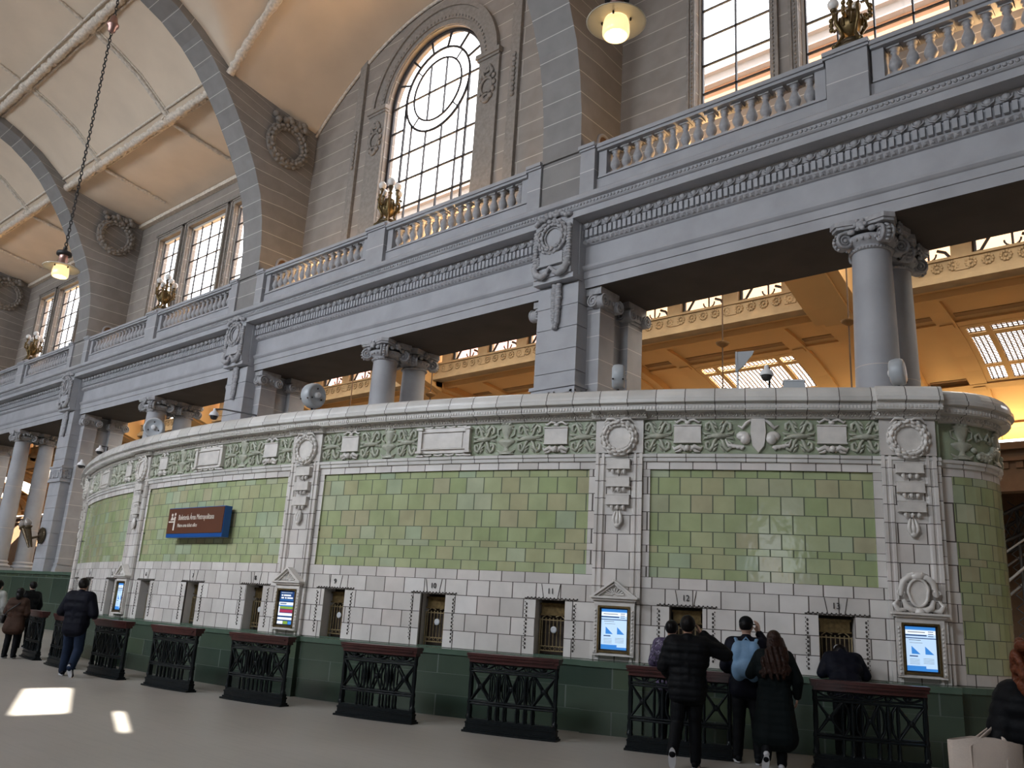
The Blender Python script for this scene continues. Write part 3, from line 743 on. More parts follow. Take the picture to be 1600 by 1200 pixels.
# dark green dado carrying the far columns
mb = MB()
mb.b2(-70, -33.5, 14.5, 17.3, 0, 2.13, 0); mb.b2(-70, -33.4, 14.44, 17.3, 2.13, ZB, 1)
struct(mb.build('wall_dado', ['dado', 'dadoledge']), 'dark green glazed dado wall under the far left columns')

# side-wall wreaths and passage arches on the upper piers
wd = {-26: 'left of the arched window', -40: 'left of the first triple window', -54: 'at the far left edge', -12: 'at the upper right'}
for xc in (-26, -40, -54):
    t = thing('wall_wreath', 'large grey fruit wreath on the pier side %s' % wd[xc], 'wreath', (xc+.62, 15.0, 17.75))
    mb = MB(); wreath(mb, .72, .20, Tm((xc+.62, 15.02, 17.78), pi/2), 22, seed=int(-xc), ribbon=False, fruit=True)
    rnd = random.Random(3)
    for k in range(18): mb.ell((xc+.72+rnd.random()*.1, 15.0+rnd.uniform(-.7, .7), 18.62+rnd.uniform(-.12, .16)), (.12, .13, .12), 7, 5)
    mb.build('leaf_ring', 'relief_warm', t)
for xc in PX:
    t = thing('passage_niche', 'small arched niche with its dark depth painted on a plate, pier side %s' % wd[xc], 'niche', (xc+.6, 15.55, 12.4))
    mb = MB(); w = .24
    out = [(-w, 11.75), (w, 11.75)]+[(w*cos(pi*i/12), 13.2+w*sin(pi*i/12)) for i in range(13)]
    mb.prism(out, 0, .012, 0, Tm((xc+.6, 15.55, 0), pi/2) @ RX); mb.build('dark_plate', 'brown', t)  # flat brown plate; the opening's dark depth is put into its colour
    mb = MB(); mb.tube([(xc+.61, 15.55-w, 11.75)]+[(xc+.61, 15.55-w*1.06*cos(pi*i/12), 13.2+w*1.06*sin(pi*i/12)) for i in range(13)]+[(xc+.61, 15.55+w, 11.75)], .05, 6); mb.build('rim', 'stone_plain', t)

# ------------------------------------------------------------------ candelabra on the pedestals
def candelabrum():
    t = thing('candelabrum', '', 'lamp')
    mb = MB(); mb.lathe([(.30, 0), (.31, .04), (.24, .08), (.22, .12), (.25, .15), (.12, .2)], 16); mb.build('foot', 'darkbrass', t, local=True)
    for q in range(4):
        a = q*pi/2+pi/4; mb = MB(); L = Matrix.Rotation(a, 4, 'Z')
        mb.tube([(.30, 0, .04), (.24, 0, .14), (.16, 0, .30), (.20, 0, .42), (.28, 0, .55), (.27, 0, .74)], [.05, .045, .035, .03, .04, .03], 8, 0, L)
        mb.ell((.31, 0, .05), (.07, .05, .05), 8, 6, 0, L)
        mb.tube([(.28+.06*p, 0, .78+.06*q_) for p, q_ in spiral(1, .2, 1.4, 14)], .018, 5, 0, L)
        mb.build('leg', 'brass', t, local=True)
    mb = MB(); mb.lathe([(.06, .30), (.14, .36), (.20, .48), (.21, .58), (.18, .70), (.12, .76), (.14, .80), (.05, .84), (.04, .98), (.07, 1.02), (.03, 1.08)], 18)
    for k in range(10): mb.tube([(.205*cos(k*pi/5), .205*sin(k*pi/5), .46), (.215*cos(k*pi/5), .215*sin(k*pi/5), .58), (.185*cos(k*pi/5), .185*sin(k*pi/5), .70)], .022, 5)
    mb.build('urn', 'brass', t, local=True)
    for q in range(4):
        a = q*pi/2; L = Matrix.Rotation(a, 4, 'Z')
        mb = MB(); mb.tube([(.18, 0, .62), (.30, 0, .55), (.36, 0, .68), (.30, 0, .90), (.30, 0, 1.0)], [.025, .03, .026, .03, .045], 8, 0, L)
        for k in range(3): mb.ell((.35, 0, .60+k*.1), (.05, .045, .05), 7, 5, 0, L)
        b = mb.build('arm', 'brass', t, local=True)
        mb = MB(); mb.ell((.30, 0, 1.12), .11, 14, 9, 0, L); mb.lathe([(.05, .97), (.07, 1.0), (.05, 1.02)], 10, 1, L @ Tm((.30, 0, 0))); mb.build('globe', ['globe', 'darkbrass'], b, local=True)
    mb = MB(); mb.ell((0, 0, 1.36), .12, 14, 9); mb.lathe([(.03, 1.05), (.05, 1.12), (.08, 1.22), (.05, 1.25)], 10, 1); mb.build('globe', ['globe', 'darkbrass'], t, local=True)
    return t
cp = candelabrum()
for i, (c, d) in enumerate(zip(CXS, ('on the rightmost balcony pedestal', 'on the pedestal before the arched window', 'on the pedestal before the triple window left of the arched window', 'on the farthest left balcony pedestal'))):
    l = 'bronze globe candelabrum '+d
    if i == 0: cp.location = (c, 14.98, 12.78); cp.scale = (1.1, 1.1, 1.12); cp['label'] = l
    else: dup(cp, (c, 14.98, 12.78), 0, l)

# ------------------------------------------------------------------ pendant lamps
def pendant(name, label, loc, top, swivel=None):
    x, y, z = loc
    t = thing(name, label, 'lamp', (x, y, z))
    mb = MB(); mb.lathe([(.012, .08), (.15, .09), (.42, .03), (.45, .005), (.44, -.005), (.41, .015), (.2, .045), (.15, .05)], 36, 0, Tm(loc), cap=False); mb.build('reflector_disc', 'enamel', t)
    mb = MB(); mb.lathe([(.17, .045), (.185, .02), (.20, -.06), (.205, -.16), (.20, -.21), (.185, -.235), (.17, -.235)], 30, 0, Tm(loc), cap=False)
    gb = mb.build('glass_bowl', 'glow', t)
    mb = MB(); mb.ell((x, y, z-.12), (.085, .085, .11), 14, 8); mb.build('bulb', 'bulb', gb)
    mb = MB(); mb.lathe([(.155, .08), (.15, .12), (.115, .22), (.105, .34), (.11, .36)], 20, 0, Tm(loc), cap=False)
    for k in range(4): mb.ell((x+.215*cos(k*pi/2+.4), y+.215*sin(k*pi/2+.4), z+.02), (.02, .02, .03), 6, 4, 1)
    mb.build('neck', ['copper', 'black'], t)
    mb = MB(); mb.lathe([(.11, .36), (.185, .37), (.19, .42), (.18, .46), (.07, .47), (.05, .56), (.05, .6)], 20, 0, Tm(loc)); mb.build('collar', 'black', t)
    mb = MB(); zz = z+.58; k = 0
    while zz < top:
        L = Tm((x, y, zz), (k % 2)*pi/2)
        mb.tube([(.035*cos(a*pi/4), 0, .068*sin(a*pi/4)) for a in range(8)], .014, 5, 0, L, closed=True); zz += .105; k += 1
    mb.build('chain', 'black', t)
    if swivel:
        mb = MB(); mb.lathe([(.03, -.28), (.10, -.22), (.11, -.12), (.16, -.06), (.17, 0), (.12, .08), (.09, .22), (.04, .3)], 18, 0, Tm((x, y, swivel))); mb.build('chain_weight', 'copper', t)
pendant('pendant_lamp', 'cream disc pendant lamp with lit glass bowl at the top of the picture', (-6.41, 8.95, 10.32), 22)
pendant('pendant_lamp', 'cream disc pendant lamp on a long dark chain at the left', (-23.0, 7.59, 9.72), 21.8, 17.22)

# torch bracket on the left pier
t = thing('wall_torch_bracket', 'dark bronze twin torch bracket with flame shades on the left pier', 'lamp', (-40.2, 14.5, 3.7))
mb = MB(); T_ = Tm((-40.1, 14.72, 3.77)); mb.lathe([(.0, -.02), (.30, 0), (.34, .05), (.24, .09), (.2, .08), (.08, .14), (0, .15)], 22, 0, T_ @ RX); wreath(mb, .30, .06, Tm((-40.1, 14.68, 3.77)), 14, ribbon=False); mb.build('back_plate', 'darkbrass', t)
for tx, ty, bx in ((-40.92, 14.2, -40.36), (-40.14, 14.12, -40.06)):
    tip, foot = V((tx, ty, 4.02)), V((bx, 14.36, 3.24)); d = (tip-foot).normalized(); L = Matrix.Translation(tip) @ d.to_track_quat('Z', 'Y').to_matrix().to_4x4()
    mb = MB(); mb.tube([foot, foot.lerp(tip, .5), tip], [.04, .075, .10], 10); mb.lathe([(.09, -.02), (.16, .03), (.17, .08), (.10, .12)], 14, 0, L); mb.tube([foot.lerp(tip, .45), (-40.1, 14.64, 3.74)], .045, 8)
    s_ = mb.build('torch', 'darkbrass', t)
    mb = MB(); mb.lathe([(.09, .10), (.15, .17), (.155, .24), (.10, .36), (.04, .44), (0, .48)], 16, 0, L); mb.build('flame_shade', 'opal', s_)

# ------------------------------------------------------------------ ticket booth (curved in plan)
BC, BR, TH0 = (-18.077, 37.06), 27.54, 1.5
PL, PR_, ER, EIN = -28.76, 31.76, 1.37, .15
def bctr(ph):
    if ph > PR_: a = radians(PR_); return (BC[0]+(BR-ER)*sin(a), BC[1]-(BR-ER)*cos(a)), ER-EIN
    if ph < PL: a = radians(PL); return (BC[0]+(BR-ER)*sin(a), BC[1]-(BR-ER)*cos(a)), ER-EIN
    return BC, BR
def BP(ph, off, z):
    c, r = bctr(ph); a = radians(ph); return V((c[0]+(r+off)*sin(a), c[1]-(r+off)*cos(a), z))
def BS(ph):
    if ph > PR_: return BR*radians(PR_-TH0)+ER*radians(ph-PR_)
    if ph < PL: return BR*radians(PL-TH0)+ER*radians(ph-PL)
    return BR*radians(ph-TH0)
def phis(a, b):
    out = []
    for lo, hi, st in ((-200, PL-1e-4, 9), (PL, PR_, .5), (PR_+1e-4, 220, 9)):
        x0, x1 = max(a, lo), min(b, hi)
        if x1 > x0+1e-6: out += frange(x0, x1, st)
    return out
def sweep(mb, prof, a, b, mat=0, us=1.0, rows=None, smooth=True, ends=False):
    """prof: (off, z[, v]) bottom to top"""
    ph = phis(a, b)
    pr = [(p[0], p[1], p[2] if len(p) > 2 else p[1]) for p in prof]
    mb.grid([[BP(f, o, z) for f in ph] for o, z, v in pr], mat, False, [[(BS(f)*us, v) for f in ph] for o, z, v in pr])
    if ends:
        for f, fl in ((a, 0), (b, 1)):
            vs = [BP(f, o, z) for o, z, v in pr]+[BP(f, -.02, pr[-1][1]), BP(f, -.02, pr[0][1])]
            idx = list(range(len(vs)))
            if not fl: idx.reverse()
            mb.add(vs, [tuple(reversed(idx))], mat, False, [[(.3, .5)]*len(vs)])
    return mb
WINS = [TH0+4.5*k for k in range(-6, 7)]
PIL = [TH0-29.3, TH0-20.25, TH0-6.75, TH0+6.75, TH0+20.25, TH0+29.3]
EL, EE = PL-150, PR_+150
booth = thing('ticket_booth', 'long curved ticket booth faced in green and ivory glazed tiles', 'ticket booth', tuple(BP(TH0, 0, 0)))
mb = MB(); sweep(mb, [(.10, 0, 0), (.10, .33, 1), (.10, .66, 2), (.10, .96, 3)], EL, EE)
mb.build('dado', 'dado', booth)
mb = MB(); sweep(mb, [(.10, .955), (.125, .96), (.125, 1.045), (0, 1.06), (-.45, 1.06)], EL, EE); mb.build('ledge', 'dadoledge', booth)
mb = MB(); wh = .50/2/BR*180/pi
zr = [1.06, 1.34, 1.62, 1.92, 2.18, 2.35]
edges = [EL]+[v for w in WINS for v in (w-wh, w+wh)]+[EE]
for i in range(0, len(edges), 2):
    if i == 0: sweep(mb, [(0, z, k) for k, z in enumerate(zr[:4])], edges[0], edges[1], 0, 1/.42)
    else: sweep(mb, [(0, z, k) for k, z in enumerate(zr[:4])], edges[i], edges[i+1], 0, 1/.42)
sweep(mb, [(0, zr[k], k) for k in (3, 4, 5)], EL, EE, 0, 1/.42)
sweep(mb, [(0, 4.05, 20), (0, 4.18, 21)], EL, EE, 0, 1/.37)
for p in PIL: 
    sweep(mb, [(0, z, 5+k) for k, z in enumerate((2.35, 2.51, 2.735, 2.84, 3.075, 3.365, 3.65, 3.93, 4.05))], p-1.05, p+1.05, 0, 1/.6)
mb.build('ivory_wall', 'white', booth)
bays = [(PIL[i]+1.05, PIL[i+1]-1.05) for i in range(5)]+[(PR_+9, EE), (EL, PL-9)]
sweep_end = [(PR_+1e-3, PR_+9), (PL-9, PL-1e-3)]
for a, b in sweep_end:
    mb = MB(); sweep(mb, [(0, 1.06, 0), (0, 1.34, 1), (0, 1.62, 2), (0, 1.92, 3), (0, 2.35, 4), (0, 2.735, 5), (0, 3.075, 6), (0, 3.65, 7), (0, 4.05, 8)], a, b, 0, 1/.5)
    mb.build('ivory_end_strip', 'white', booth)
gz = [2.35, 2.51, 2.735, 2.84, 3.075, 3.365, 3.65, 3.93, 4.05]
for a, b in bays:
    mb = MB()
    low = [1.22, 1.45, 1.70, 1.95, 2.18] if (a > PR_ or b < PL) else []
    zz = low+gz
    off = -.035 if not low else .006
    sweep(mb, [(off, z, k) for k, z in enumerate(zz)], a, b, 0, 1/.40)
    if not low:   # shadow reveal round the panel
        for f in (a, b): mb.add([BP(f, 0, 2.35), BP(f, off, 2.35), BP(f, off, 4.05), BP(f, 0, 4.05)], [(0, 1, 2, 3)], 0)
        ph = phis(a, b); mb.grid([[BP(f, 0, 4.05) for f in ph], [BP(f, off, 4.05) for f in ph]], 0, False)
    mb.build('green_tile_panel', 'green', booth)
# mouldings, frieze and cornice
mb = MB(); sweep(mb, [(0, 4.17, .1), (.035, 4.18, .2), (.035, 4.235, .3), (.06, 4.245, .4), (.06, 4.29, .5), (.02, 4.305, .6)], EL, EE)
mb.build('architrave_moulding', 'cornice', booth)
mb = MB(); sweep(mb, [(.005, 4.30), (.005, 4.885)], EL, EE); mb.build('frieze_band', 'frieze', booth)
COR = [(.01, 4.862), (.03, 4.868), (.05, 4.873), (.055, 4.888), (.082, 4.942), (.09, 4.965), (.205, 4.972), (.21, 4.978), (.21, 5.058), (.218, 5.064), (.218, 5.088), (.272, 5.098), (.28, 5.104), (.28, 5.162), (.268, 5.168), (.256, 5.174), (.248, 5.22), (.23, 5.27), (.20, 5.312), (.16, 5.34), (.09, 5.357), (-.35, 5.36)]
mb = MB(); sweep(mb, COR, EL, EE)
for p in PIL: 
    k = 10
    sweep(mb, [(o+.09, z) for o, z in COR[:7 if abs(p-TH0) < 25 else 20]], p-.95, p+.95, 0, 1, None, True, True)
mb.build('cornice', 'cornice', booth)
mb = MB(); ph = [f for f in phis(EL, EE)]
mb.add([BP(f, -.34, 5.358) for f in ph], [tuple(range(len(ph)))], 0); mb.build('roof_slab', 'stone_plain', booth)
mb = MB(); mb2 = MB()
f = -30.0
def stepf(ph, d): return degrees(d/(bctr(ph)[1]))
while f < PR_+110:
    pj = .09 if any(abs(f-p) < .95 for p in PIL) else 0; pd = .09 if abs(f-PIL[5]) < .95 else 0
    c_, r_ = bctr(f)
    mb.tube([BP(f-stepf(f, .045), (.09+pj), 4.955), BP(f, .075+pj, 4.897), BP(f+stepf(f, .045), (.09+pj), 4.955)], .011, 5)
    mb.ell(tuple(BP(f+stepf(f, .055), .078+pj, 4.915)), (.018, .02, .022), 5, 4)
    f += stepf(f, .11)
f = -30.0
while f < PR_+110:
    a = radians(f); T = Matrix.Translation(BP(f, .212+(.09 if abs(f-PIL[5]) < .95 else 0), 5.02)) @ Matrix.Rotation(a, 4, 'Z')
    mb2.box((0, 0, 0), (.028, .026, .045), 0, T); f += stepf(f, .052)
mb.build('egg_and_dart_course', 'ivory', booth)['kind'] = 'stuff'; mb2.build('dentil_course', 'ivory', booth)['kind'] = 'stuff'
# relief panels of the frieze; local u along the wall, v up, w out
def reliefmap(ph, z0, base=.005):
    c_, r_ = bctr(ph)
    return lambda p: BP(ph+degrees(p[0]/r_), base+p[2], z0+p[1])
def scroll(mb, w, h):
    cx, cy = w/2, h/2
    for sx in (-1, 1):
        for sy in (-1, 1):
            P = [(cx+sx*.02, cy+sy*h*.06), (cx+sx*w*.14, cy+sy*h*.14), (cx+sx*w*.20, cy+sy*h*.30), (cx+sx*w*.30, cy+sy*h*.40), (cx+sx*w*.42, cy+sy*h*.34), (cx+sx*w*.43, cy+sy*h*.20), (cx+sx*w*.34, cy+sy*h*.16), (cx+sx*w*.29, cy+sy*h*.25)]
            mb.tube([(a, b, .012) for a, b in P], [.018, .026, .03, .03, .028, .026, .022, .012], 7)
            for q, (a, b) in enumerate(((.10, .38), (.44, .06), (.06, .26))):
                mb.tube([(cx+sx*w*a*.5, cy+sy*h*b*.8, .01), (cx+sx*w*(a+.04), cy+sy*h*b, .022), (cx+sx*w*(a+.10), cy+sy*h*(b+.06), .008)], [.008, .022, .006], 6)
    mb.tube([(cx-w*.40, cy, .005), (cx-w*.2, cy, .02), (cx, cy, .03), (cx+w*.2, cy, .02), (cx+w*.40, cy, .005)], [.01, .035, .055, .035, .01], 8)
    mb.ell((cx, cy, .03), (.05, .035, .03), 8, 5)
def small_tablet(mb, w, h):
    mb.box((w/2, h*.55, .02), (w*.86, h*.46, .05)); mb.box((w/2, h*.80, .03), (w*.9, .02, .06)); mb.box((w/2, h*.31, .03), (w*.9, .02, .06))
    for s in (-1, 1):
        mb.tube([(w/2+s*.02, h*.94, .02), (w/2+s*w*.2, h*.97, .03), (w/2+s*w*.36, h*.88, .03), (w/2+s*w*.42, h*.93, .02)], [.018, .022, .02, .012], 6)
        mb.tube([(w/2+s*.03, h*.10, .02), (w/2+s*w*.22, h*.20, .04), (w/2+s*w*.42, h*.12, .03), (w/2+s*w*.48, h*.2, .02)], [.03, .04, .03, .012], 7)
        mb.tube([(w/2+s*.05, h*.22, .02), (w/2+s*w*.25, h*.07, .03), (w/2+s*w*.4, h*.05, .02)], [.02, .025, .012], 6)
    mb.ell((w/2, h*.88, .03), (.05, .035, .03), 8, 5); mb.ell((w/2, h*.15, .05), (.05, .055, .05), 8, 6)
def big_tablet(mb, w, h):
    mb.box((w/2, h/2, .02), (w*.92, h*.80, .05)); mb.box((w/2, h*.5, .05), (w*.66, h*.48, .02))
    for s in (-1, 1):
        x = w/2+s*w*.43
        mb.box((x, h/2, .04), (w*.07, h*.78, .09)); mb.box((x, h*.87, .05), (w*.11, h*.07, .12)); mb.box((x, h*.13, .05), (w*.11, h*.07, .12)); mb.box((x, h*.03, .03), (w*.13, h*.05, .06))
    mb.box((w/2, h*.78, .05), (w*.78, h*.03, .06)); mb.box((w/2, h*.23, .05), (w*.78, h*.03, .06))
    for k in range(4): mb.tube([(w*(.2+.2*k)-.09, h*.95, .02), (w*(.2+.2*k), h*.92, .03), (w*(.2+.2*k)+.09, h*.95, .02)], .018, 6); mb.tube([(w*(.2+.2*k)-.09, h*.06, .02), (w*(.2+.2*k), h*.03, .03), (w*(.2+.2*k)+.09, h*.06, .02)], .018, 6)
def urn(mb, w, h):
    T = Matrix.Translation((w/2, 0, .012)) @ Matrix.Rotation(-pi/2, 4, 'X') @ Matrix.Scale(-1, 4, (0, 0, 1)) if False else None
    pr = [(.30, .02), (.30, .06), (.16, .10), (.10, .16), (.08, .24), (.30, .36), (.34, .42), (.30, .46), (.10, .50), (.12, .60), (.20, .72), (.24, .84), (.28, .88), (.26, .93), (.1, .95)]
    rows = []
    for r, v in pr: rows.append([(w/2+w*r*1.25*cos(pi*k/10), h*v, .05*sin(pi*k/10)*(.5+r*2)) for k in range(11)])
    mb.grid(rows, 0, True, flip=True)
    for s in (-1, 1): mb.tube([(w/2+s*w*.26, h*.82, .02), (w/2+s*w*.42, h*.78, .02), (w/2+s*w*.40, h*.62, .02), (w/2+s*w*.22, h*.54, .02)], .014, 6)
    for s in (-1, 0, 1): mb.ell((w/2+s*.06, h*.95, .03), (.04, .03, .03), 7, 5)
    for s in (-1, 1): mb.tube([(w/2, h*.12, .02), (w/2+s*w*.25, h*.06, .02), (w/2+s*w*.44, h*.16, .01)], [.03, .03, .01], 6)
def shield(mb, w, h):
    P = [(w*.36, h*.98), (w*.64, h*.98), (w*.66, h*.6), (w*.62, h*.22), (w*.5, h*.03), (w*.38, h*.22), (w*.34, h*.6)]
    mb.prism(P, 0, .055)
    for s in (-1, 1):
        x = w/2+s*w*.27
        mb.ell((x, h*.42, .03), (.085, .095, .06), 10, 7); mb.ell((x+s*.03, h*.50, .02), (.11, .08, .05), 9, 6)
        for k in range(4): mb.tube([(x+s*.02, h*.2, .02), (x+s*(.05+.07*k), h*(.14+.03*k), .03), (x+s*(.12+.06*k), h*(.2+.07*k), .01)], [.02, .03, .01], 6)
        mb.tube([(w/2+s*w*.15, h*.95, .02), (w/2+s*w*.24, h*.86, .03), (w/2+s*w*.33, h*.72, .02), (w/2+s*w*.42, h*.80, .01)], [.02, .03, .03, .012], 7)
def swag(mb, w, h):
    rnd = random.Random(2)
    for k in range(40):
        u = rnd.random(); v = .42-.30*(1-(2*u-1)**2)+rnd.uniform(-.08, .08)
        mb.ell((w*u, h*v, .03), (.045, .045, .04), 6, 5)
    for s in (-1, 1): mb.tube([(w/2+s*w*.08, h*.62, .02), (w/2+s*w*.2, h*.78, .02), (w/2+s*w*.34, h*.70, .02), (w/2+s*w*.3, h*.55, .02), (w/2+s*w*.2, h*.6, .02)], .022, 7)
FZ, FH = 4.305, .57
def put(ph, kind, w):
    c_, r_ = bctr(ph); d = degrees(w/2/r_)
    mb = MB(reliefmap(ph-d, FZ))
    nm, fn, mt = {'s': ('scroll_relief', scroll, 'friezerel'), 't': ('tablet_relief', small_tablet, 'ivory'), 'T': ('large_tablet_relief', big_tablet, 'ivory'), 'u': ('urn_relief', urn, 'friezerel'), 'h': ('shield_relief', shield, 'ivory'), 'w': ('fruit_swag_relief', swag, 'friezerel')}[kind]
    fn(mb, w, FH); mb.build(nm, mt, booth)
def layout(a, b, seq):
    tot = sum(w for k, w in seq); span = radians(b-a)*BR; x = 0
    for k, w in seq:
        w2 = w*span/tot; put(a+degrees((x+w2/2)/BR), k, w2*.97); x += w2
S3 = [('s', .5), ('t', .52), ('s', .5), ('u', .42), ('s', .46), ('T', 1.25), ('s', .46), ('u', .42), ('s', .5), ('t', .52), ('s', .5)]
S2 = [('s', .5), ('t', .55), ('s', .5), ('h', .82), ('s', .5), ('t', .55), ('s', .5)]
for i in (1, 2, 3): layout(PIL[i]+.80, PIL[i+1]-.80, S3)
layout(PIL[4]+.80, PIL[5]-.75, S2)
for d, k, w in ((18, 'u', .42), (37, 'w', .5), (58, 'u', .42), (78, 'w', .5)): put(PR_+d, k, w)
# pilasters
for i, p in enumerate(PIL):
    if i == 0: continue
    mb = MB()
    plan = [(-.80, .0), (-.80, .055), (-.70, .055), (-.68, .028), (-.61, .028), (-.59, .055), (-.51, .055), (-.47, .018), (.47, .018), (.51, .055), (.59, .055), (.61, .028), (.68, .028), (.70, .055), (.80, .055), (.80, 0)]
    zs = [1.06, 1.34, 1.62, 1.92, 2.18, 2.45, 2.72, 3.0, 3.30, 3.57, 3.85, 4.12, 4.31]
    mb.grid([[BP(p+a, o+.012, z) for a, o in plan] for z in zs], 0, False, [[(a*BR*pi/180/.40+.5, k) for a, o in plan] for k, z in enumerate(zs)])
    top = [(-.82, 0), (-.82, .075), (.82, .075), (.82, 0)]
    mb.grid([[BP(p+a, o, z) for a, o in top] for z in (4.31, 4.89)], 0, False, [[(a*.9+.5, 20.1+k*.8) for a, o in top] for k in (0, 1)])
    pil = mb.build('pilaster', 'white', booth)
    mb = MB(); sweep(mb, [(.19, 0, 0), (.19, .33, 1), (.19, .66, 2), (.19, .96, 3)], p-.98, p+.98, 0, 1, None, True, True); mb.build('pilaster_plinth', 'dado', booth)
    mb = MB(); sweep(mb, [(.19, .955), (.215, .96), (.215, 1.045), (.07, 1.06)], p-1.0, p+1.0, 0, 1, None, True, True); mb.build('plinth_ledge', 'dadoledge', booth)
    T = Matrix.Translation(BP(p, .085, 4.56)) @ Matrix.Rotation(radians(p), 4, 'Z')
    mb = MB(); wreath(mb, .245, .078, T, 16, seed=i); mb.prism([(.187*cos(k_*pi/14), .187*sin(k_*pi/14)) for k_ in range(28)], -.01, .015, 0, T @ RX)
    mb.build('wreath', 'ivory', pil)
    for k, z in enumerate((4.12, 3.83, 3.54)):
        T = Matrix.Translation(BP(p, .05, z)) @ Matrix.Rotation(radians(p), 4, 'Z')
        mb = MB(); mb.box((0, -.02, 0), (.375, .09, .155), 0, T); mb.box((0, -.02, -.075), (.39, .105, .012), 0, T); mb.box((0, -.02, .078), (.385, .10, .01), 0, T)
        for q in (-1, 0, 1): mb.tube([(q*.09, -.02, -.09), (q*.095, -.04, -.12), (q*.085, -.02, -.15)], [.024, .034, .02], 7, 0, T)
        for q in (-.045, .045): mb.box((q, -.012, -.12), (.02, .02, .06), 0, T)
        mb.build('tablet', 'ivory', pil)
    T = Matrix.Translation(BP(p, .05, 3.28)) @ Matrix.Rotation(radians(p), 4, 'Z')
    mb = MB()
    for s in (-1, 0, 1):
        mb.tube([(s*.03, -.02, .08), (s*.055, -.03, 0), (s*.06, -.035, -.08), (s*.03, -.03, -.15)], [.015, .026, .034, .015], 7, 0, T)
    mb.ell((0, -.03, -.15), (.05, .035, .04), 8, 6, 0, T); mb.ell((0, -.03, -.06), (.04, .04, .07), 8, 6, 0, T)
    mb.build('leaf_drop', 'ivory', pil)
    T = Matrix.Translation(BP(p, .05, 3.28)) @ Matrix.Rotation(radians(p), 4, 'Z')

# ticket windows: local frame x along the wall, -y outwards
def ticket_window_proto():
    r = bpy.data.objects.new('ticket_window', None)
    mb = MB(); w = .25; d = .30
    # reveal and dark interior
    mb.add([(-w, 0, 1.06), (-w, d, 1.06), (-w, d, 1.92), (-w, 0, 1.92)], [(3, 2, 1, 0)], 0); mb.add([(w, 0, 1.06), (w, d, 1.06), (w, d, 1.92), (w, 0, 1.92)], [(0, 1, 2, 3)], 0)
    mb.add([(-w, 0, 1.92), (w, 0, 1.92), (w, d, 1.92), (-w, d, 1.92)], [(0, 1, 2, 3)], 0)
    mb.box((0, d+.25, 1.49), (2*w+.02, .5, .9), 1)
    # keystone
    for s in (-1, 1): mb.prism([(s*.115, 1.95), (s*.125, 1.95), (s*.165, 2.17), (s*.155, 2.17)][::s], 0, .006, 2, Matrix.Translation((0, 0, 0)) @ RX)
    return mb
def window_fit(ph, number, lab):
    T0 = Matrix.Translation(BP(ph, 0, 0)) @ Matrix.Rotation(radians(ph), 4, 'Z')
    mb = ticket_window_proto()
    for i, p in enumerate(mb.v): mb.v[i] = T0 @ p
    # bead border
    for s in (-1, 1):
        z = 1.16
        while z < 1.9: mb.ell((s*.405, 0, z), (.016, .014, .022), 6, 4, 2, T0); mb.box((s*.43, 0, z+.03), (.012, .012, .02), 2, T0); z += .062
    x = -.42
    while x < .43: mb.box((x, 0, 1.935), (.04, .03, .018), 2, T0); mb.ell((x+.03, -.005, 1.95), (.014, .014, .012), 6, 4, 2, T0); x += .065
    mb.box((0, .16, 1.065), (.5, .3, .02), 3, T0)
    w = mb.build('ticket_window', ['white', 'darkroom', 'shade_joint', 'dadoledge'], booth)
    w['label'] = 'ticket window number %s' % number if number else 'ticket window'
    g = MB(); y = .2
    for i in range(7):
        x = -.19+i*.38/6
        g.tube([(x, y, 1.20), (x, y, 1.62)], .008, 6, 0, T0); g.ell((x, y, 1.41), (.012, .012, .02), 6, 4, 0, T0); g.ell((x, y, 1.63), (.014, .014, .016), 6, 4, 0, T0)
    for z in (1.13, 1.20, 1.61): g.box((0, y, z), (.44, .018, .014), 0, T0)
    for s in (-1, 1): g.box((s*.225, y, 1.35), (.02, .02, .55), 0, T0)
    for i in range(5):
        x = -.17+i*.085; g.tube([(x+.034*cos(k*pi/5), y, 1.165+.03*sin(k*pi/5)) for k in range(10)], .005, 5, 0, T0, closed=True)
    for s in (-1, 1): g.tube([(s*.04, y, 1.66), (s*.12, y, 1.69), (s*.19, y, 1.64)], .009, 6, 0, T0)
    g.build('grille', 'grille', w)
    g = MB(); g.box((0, y+.01, 1.77), (.42, .02, .15), 0, T0); g.box((0, y, 1.86), (.46, .03, .03), 0, T0); g.box((0, y, 1.69), (.46, .03, .02), 0, T0); g.build('brass_header', 'brass', w)
    g = MB(); g.lathe([(.028, 0), (.045, 0), (.055, .012), (.045, .02), (.02, .02), (0, .012)], 18, 0, T0 @ Tm((.02, y-.02, 1.46)) @ Matrix.Rotation(pi/2, 4, 'X')); g.build('speaking_port', 'steelw', w)
    if number:
        n = MB(); text_mb(n, number, .125, T0 @ Tm((0, -.012, 2.055)) @ RX, .004, 0, sx=.95); n.build('window_number', 'numeral', w)
for k, ph in enumerate(WINS):
    if k >= 2: window_fit(ph, str(k+1), '')

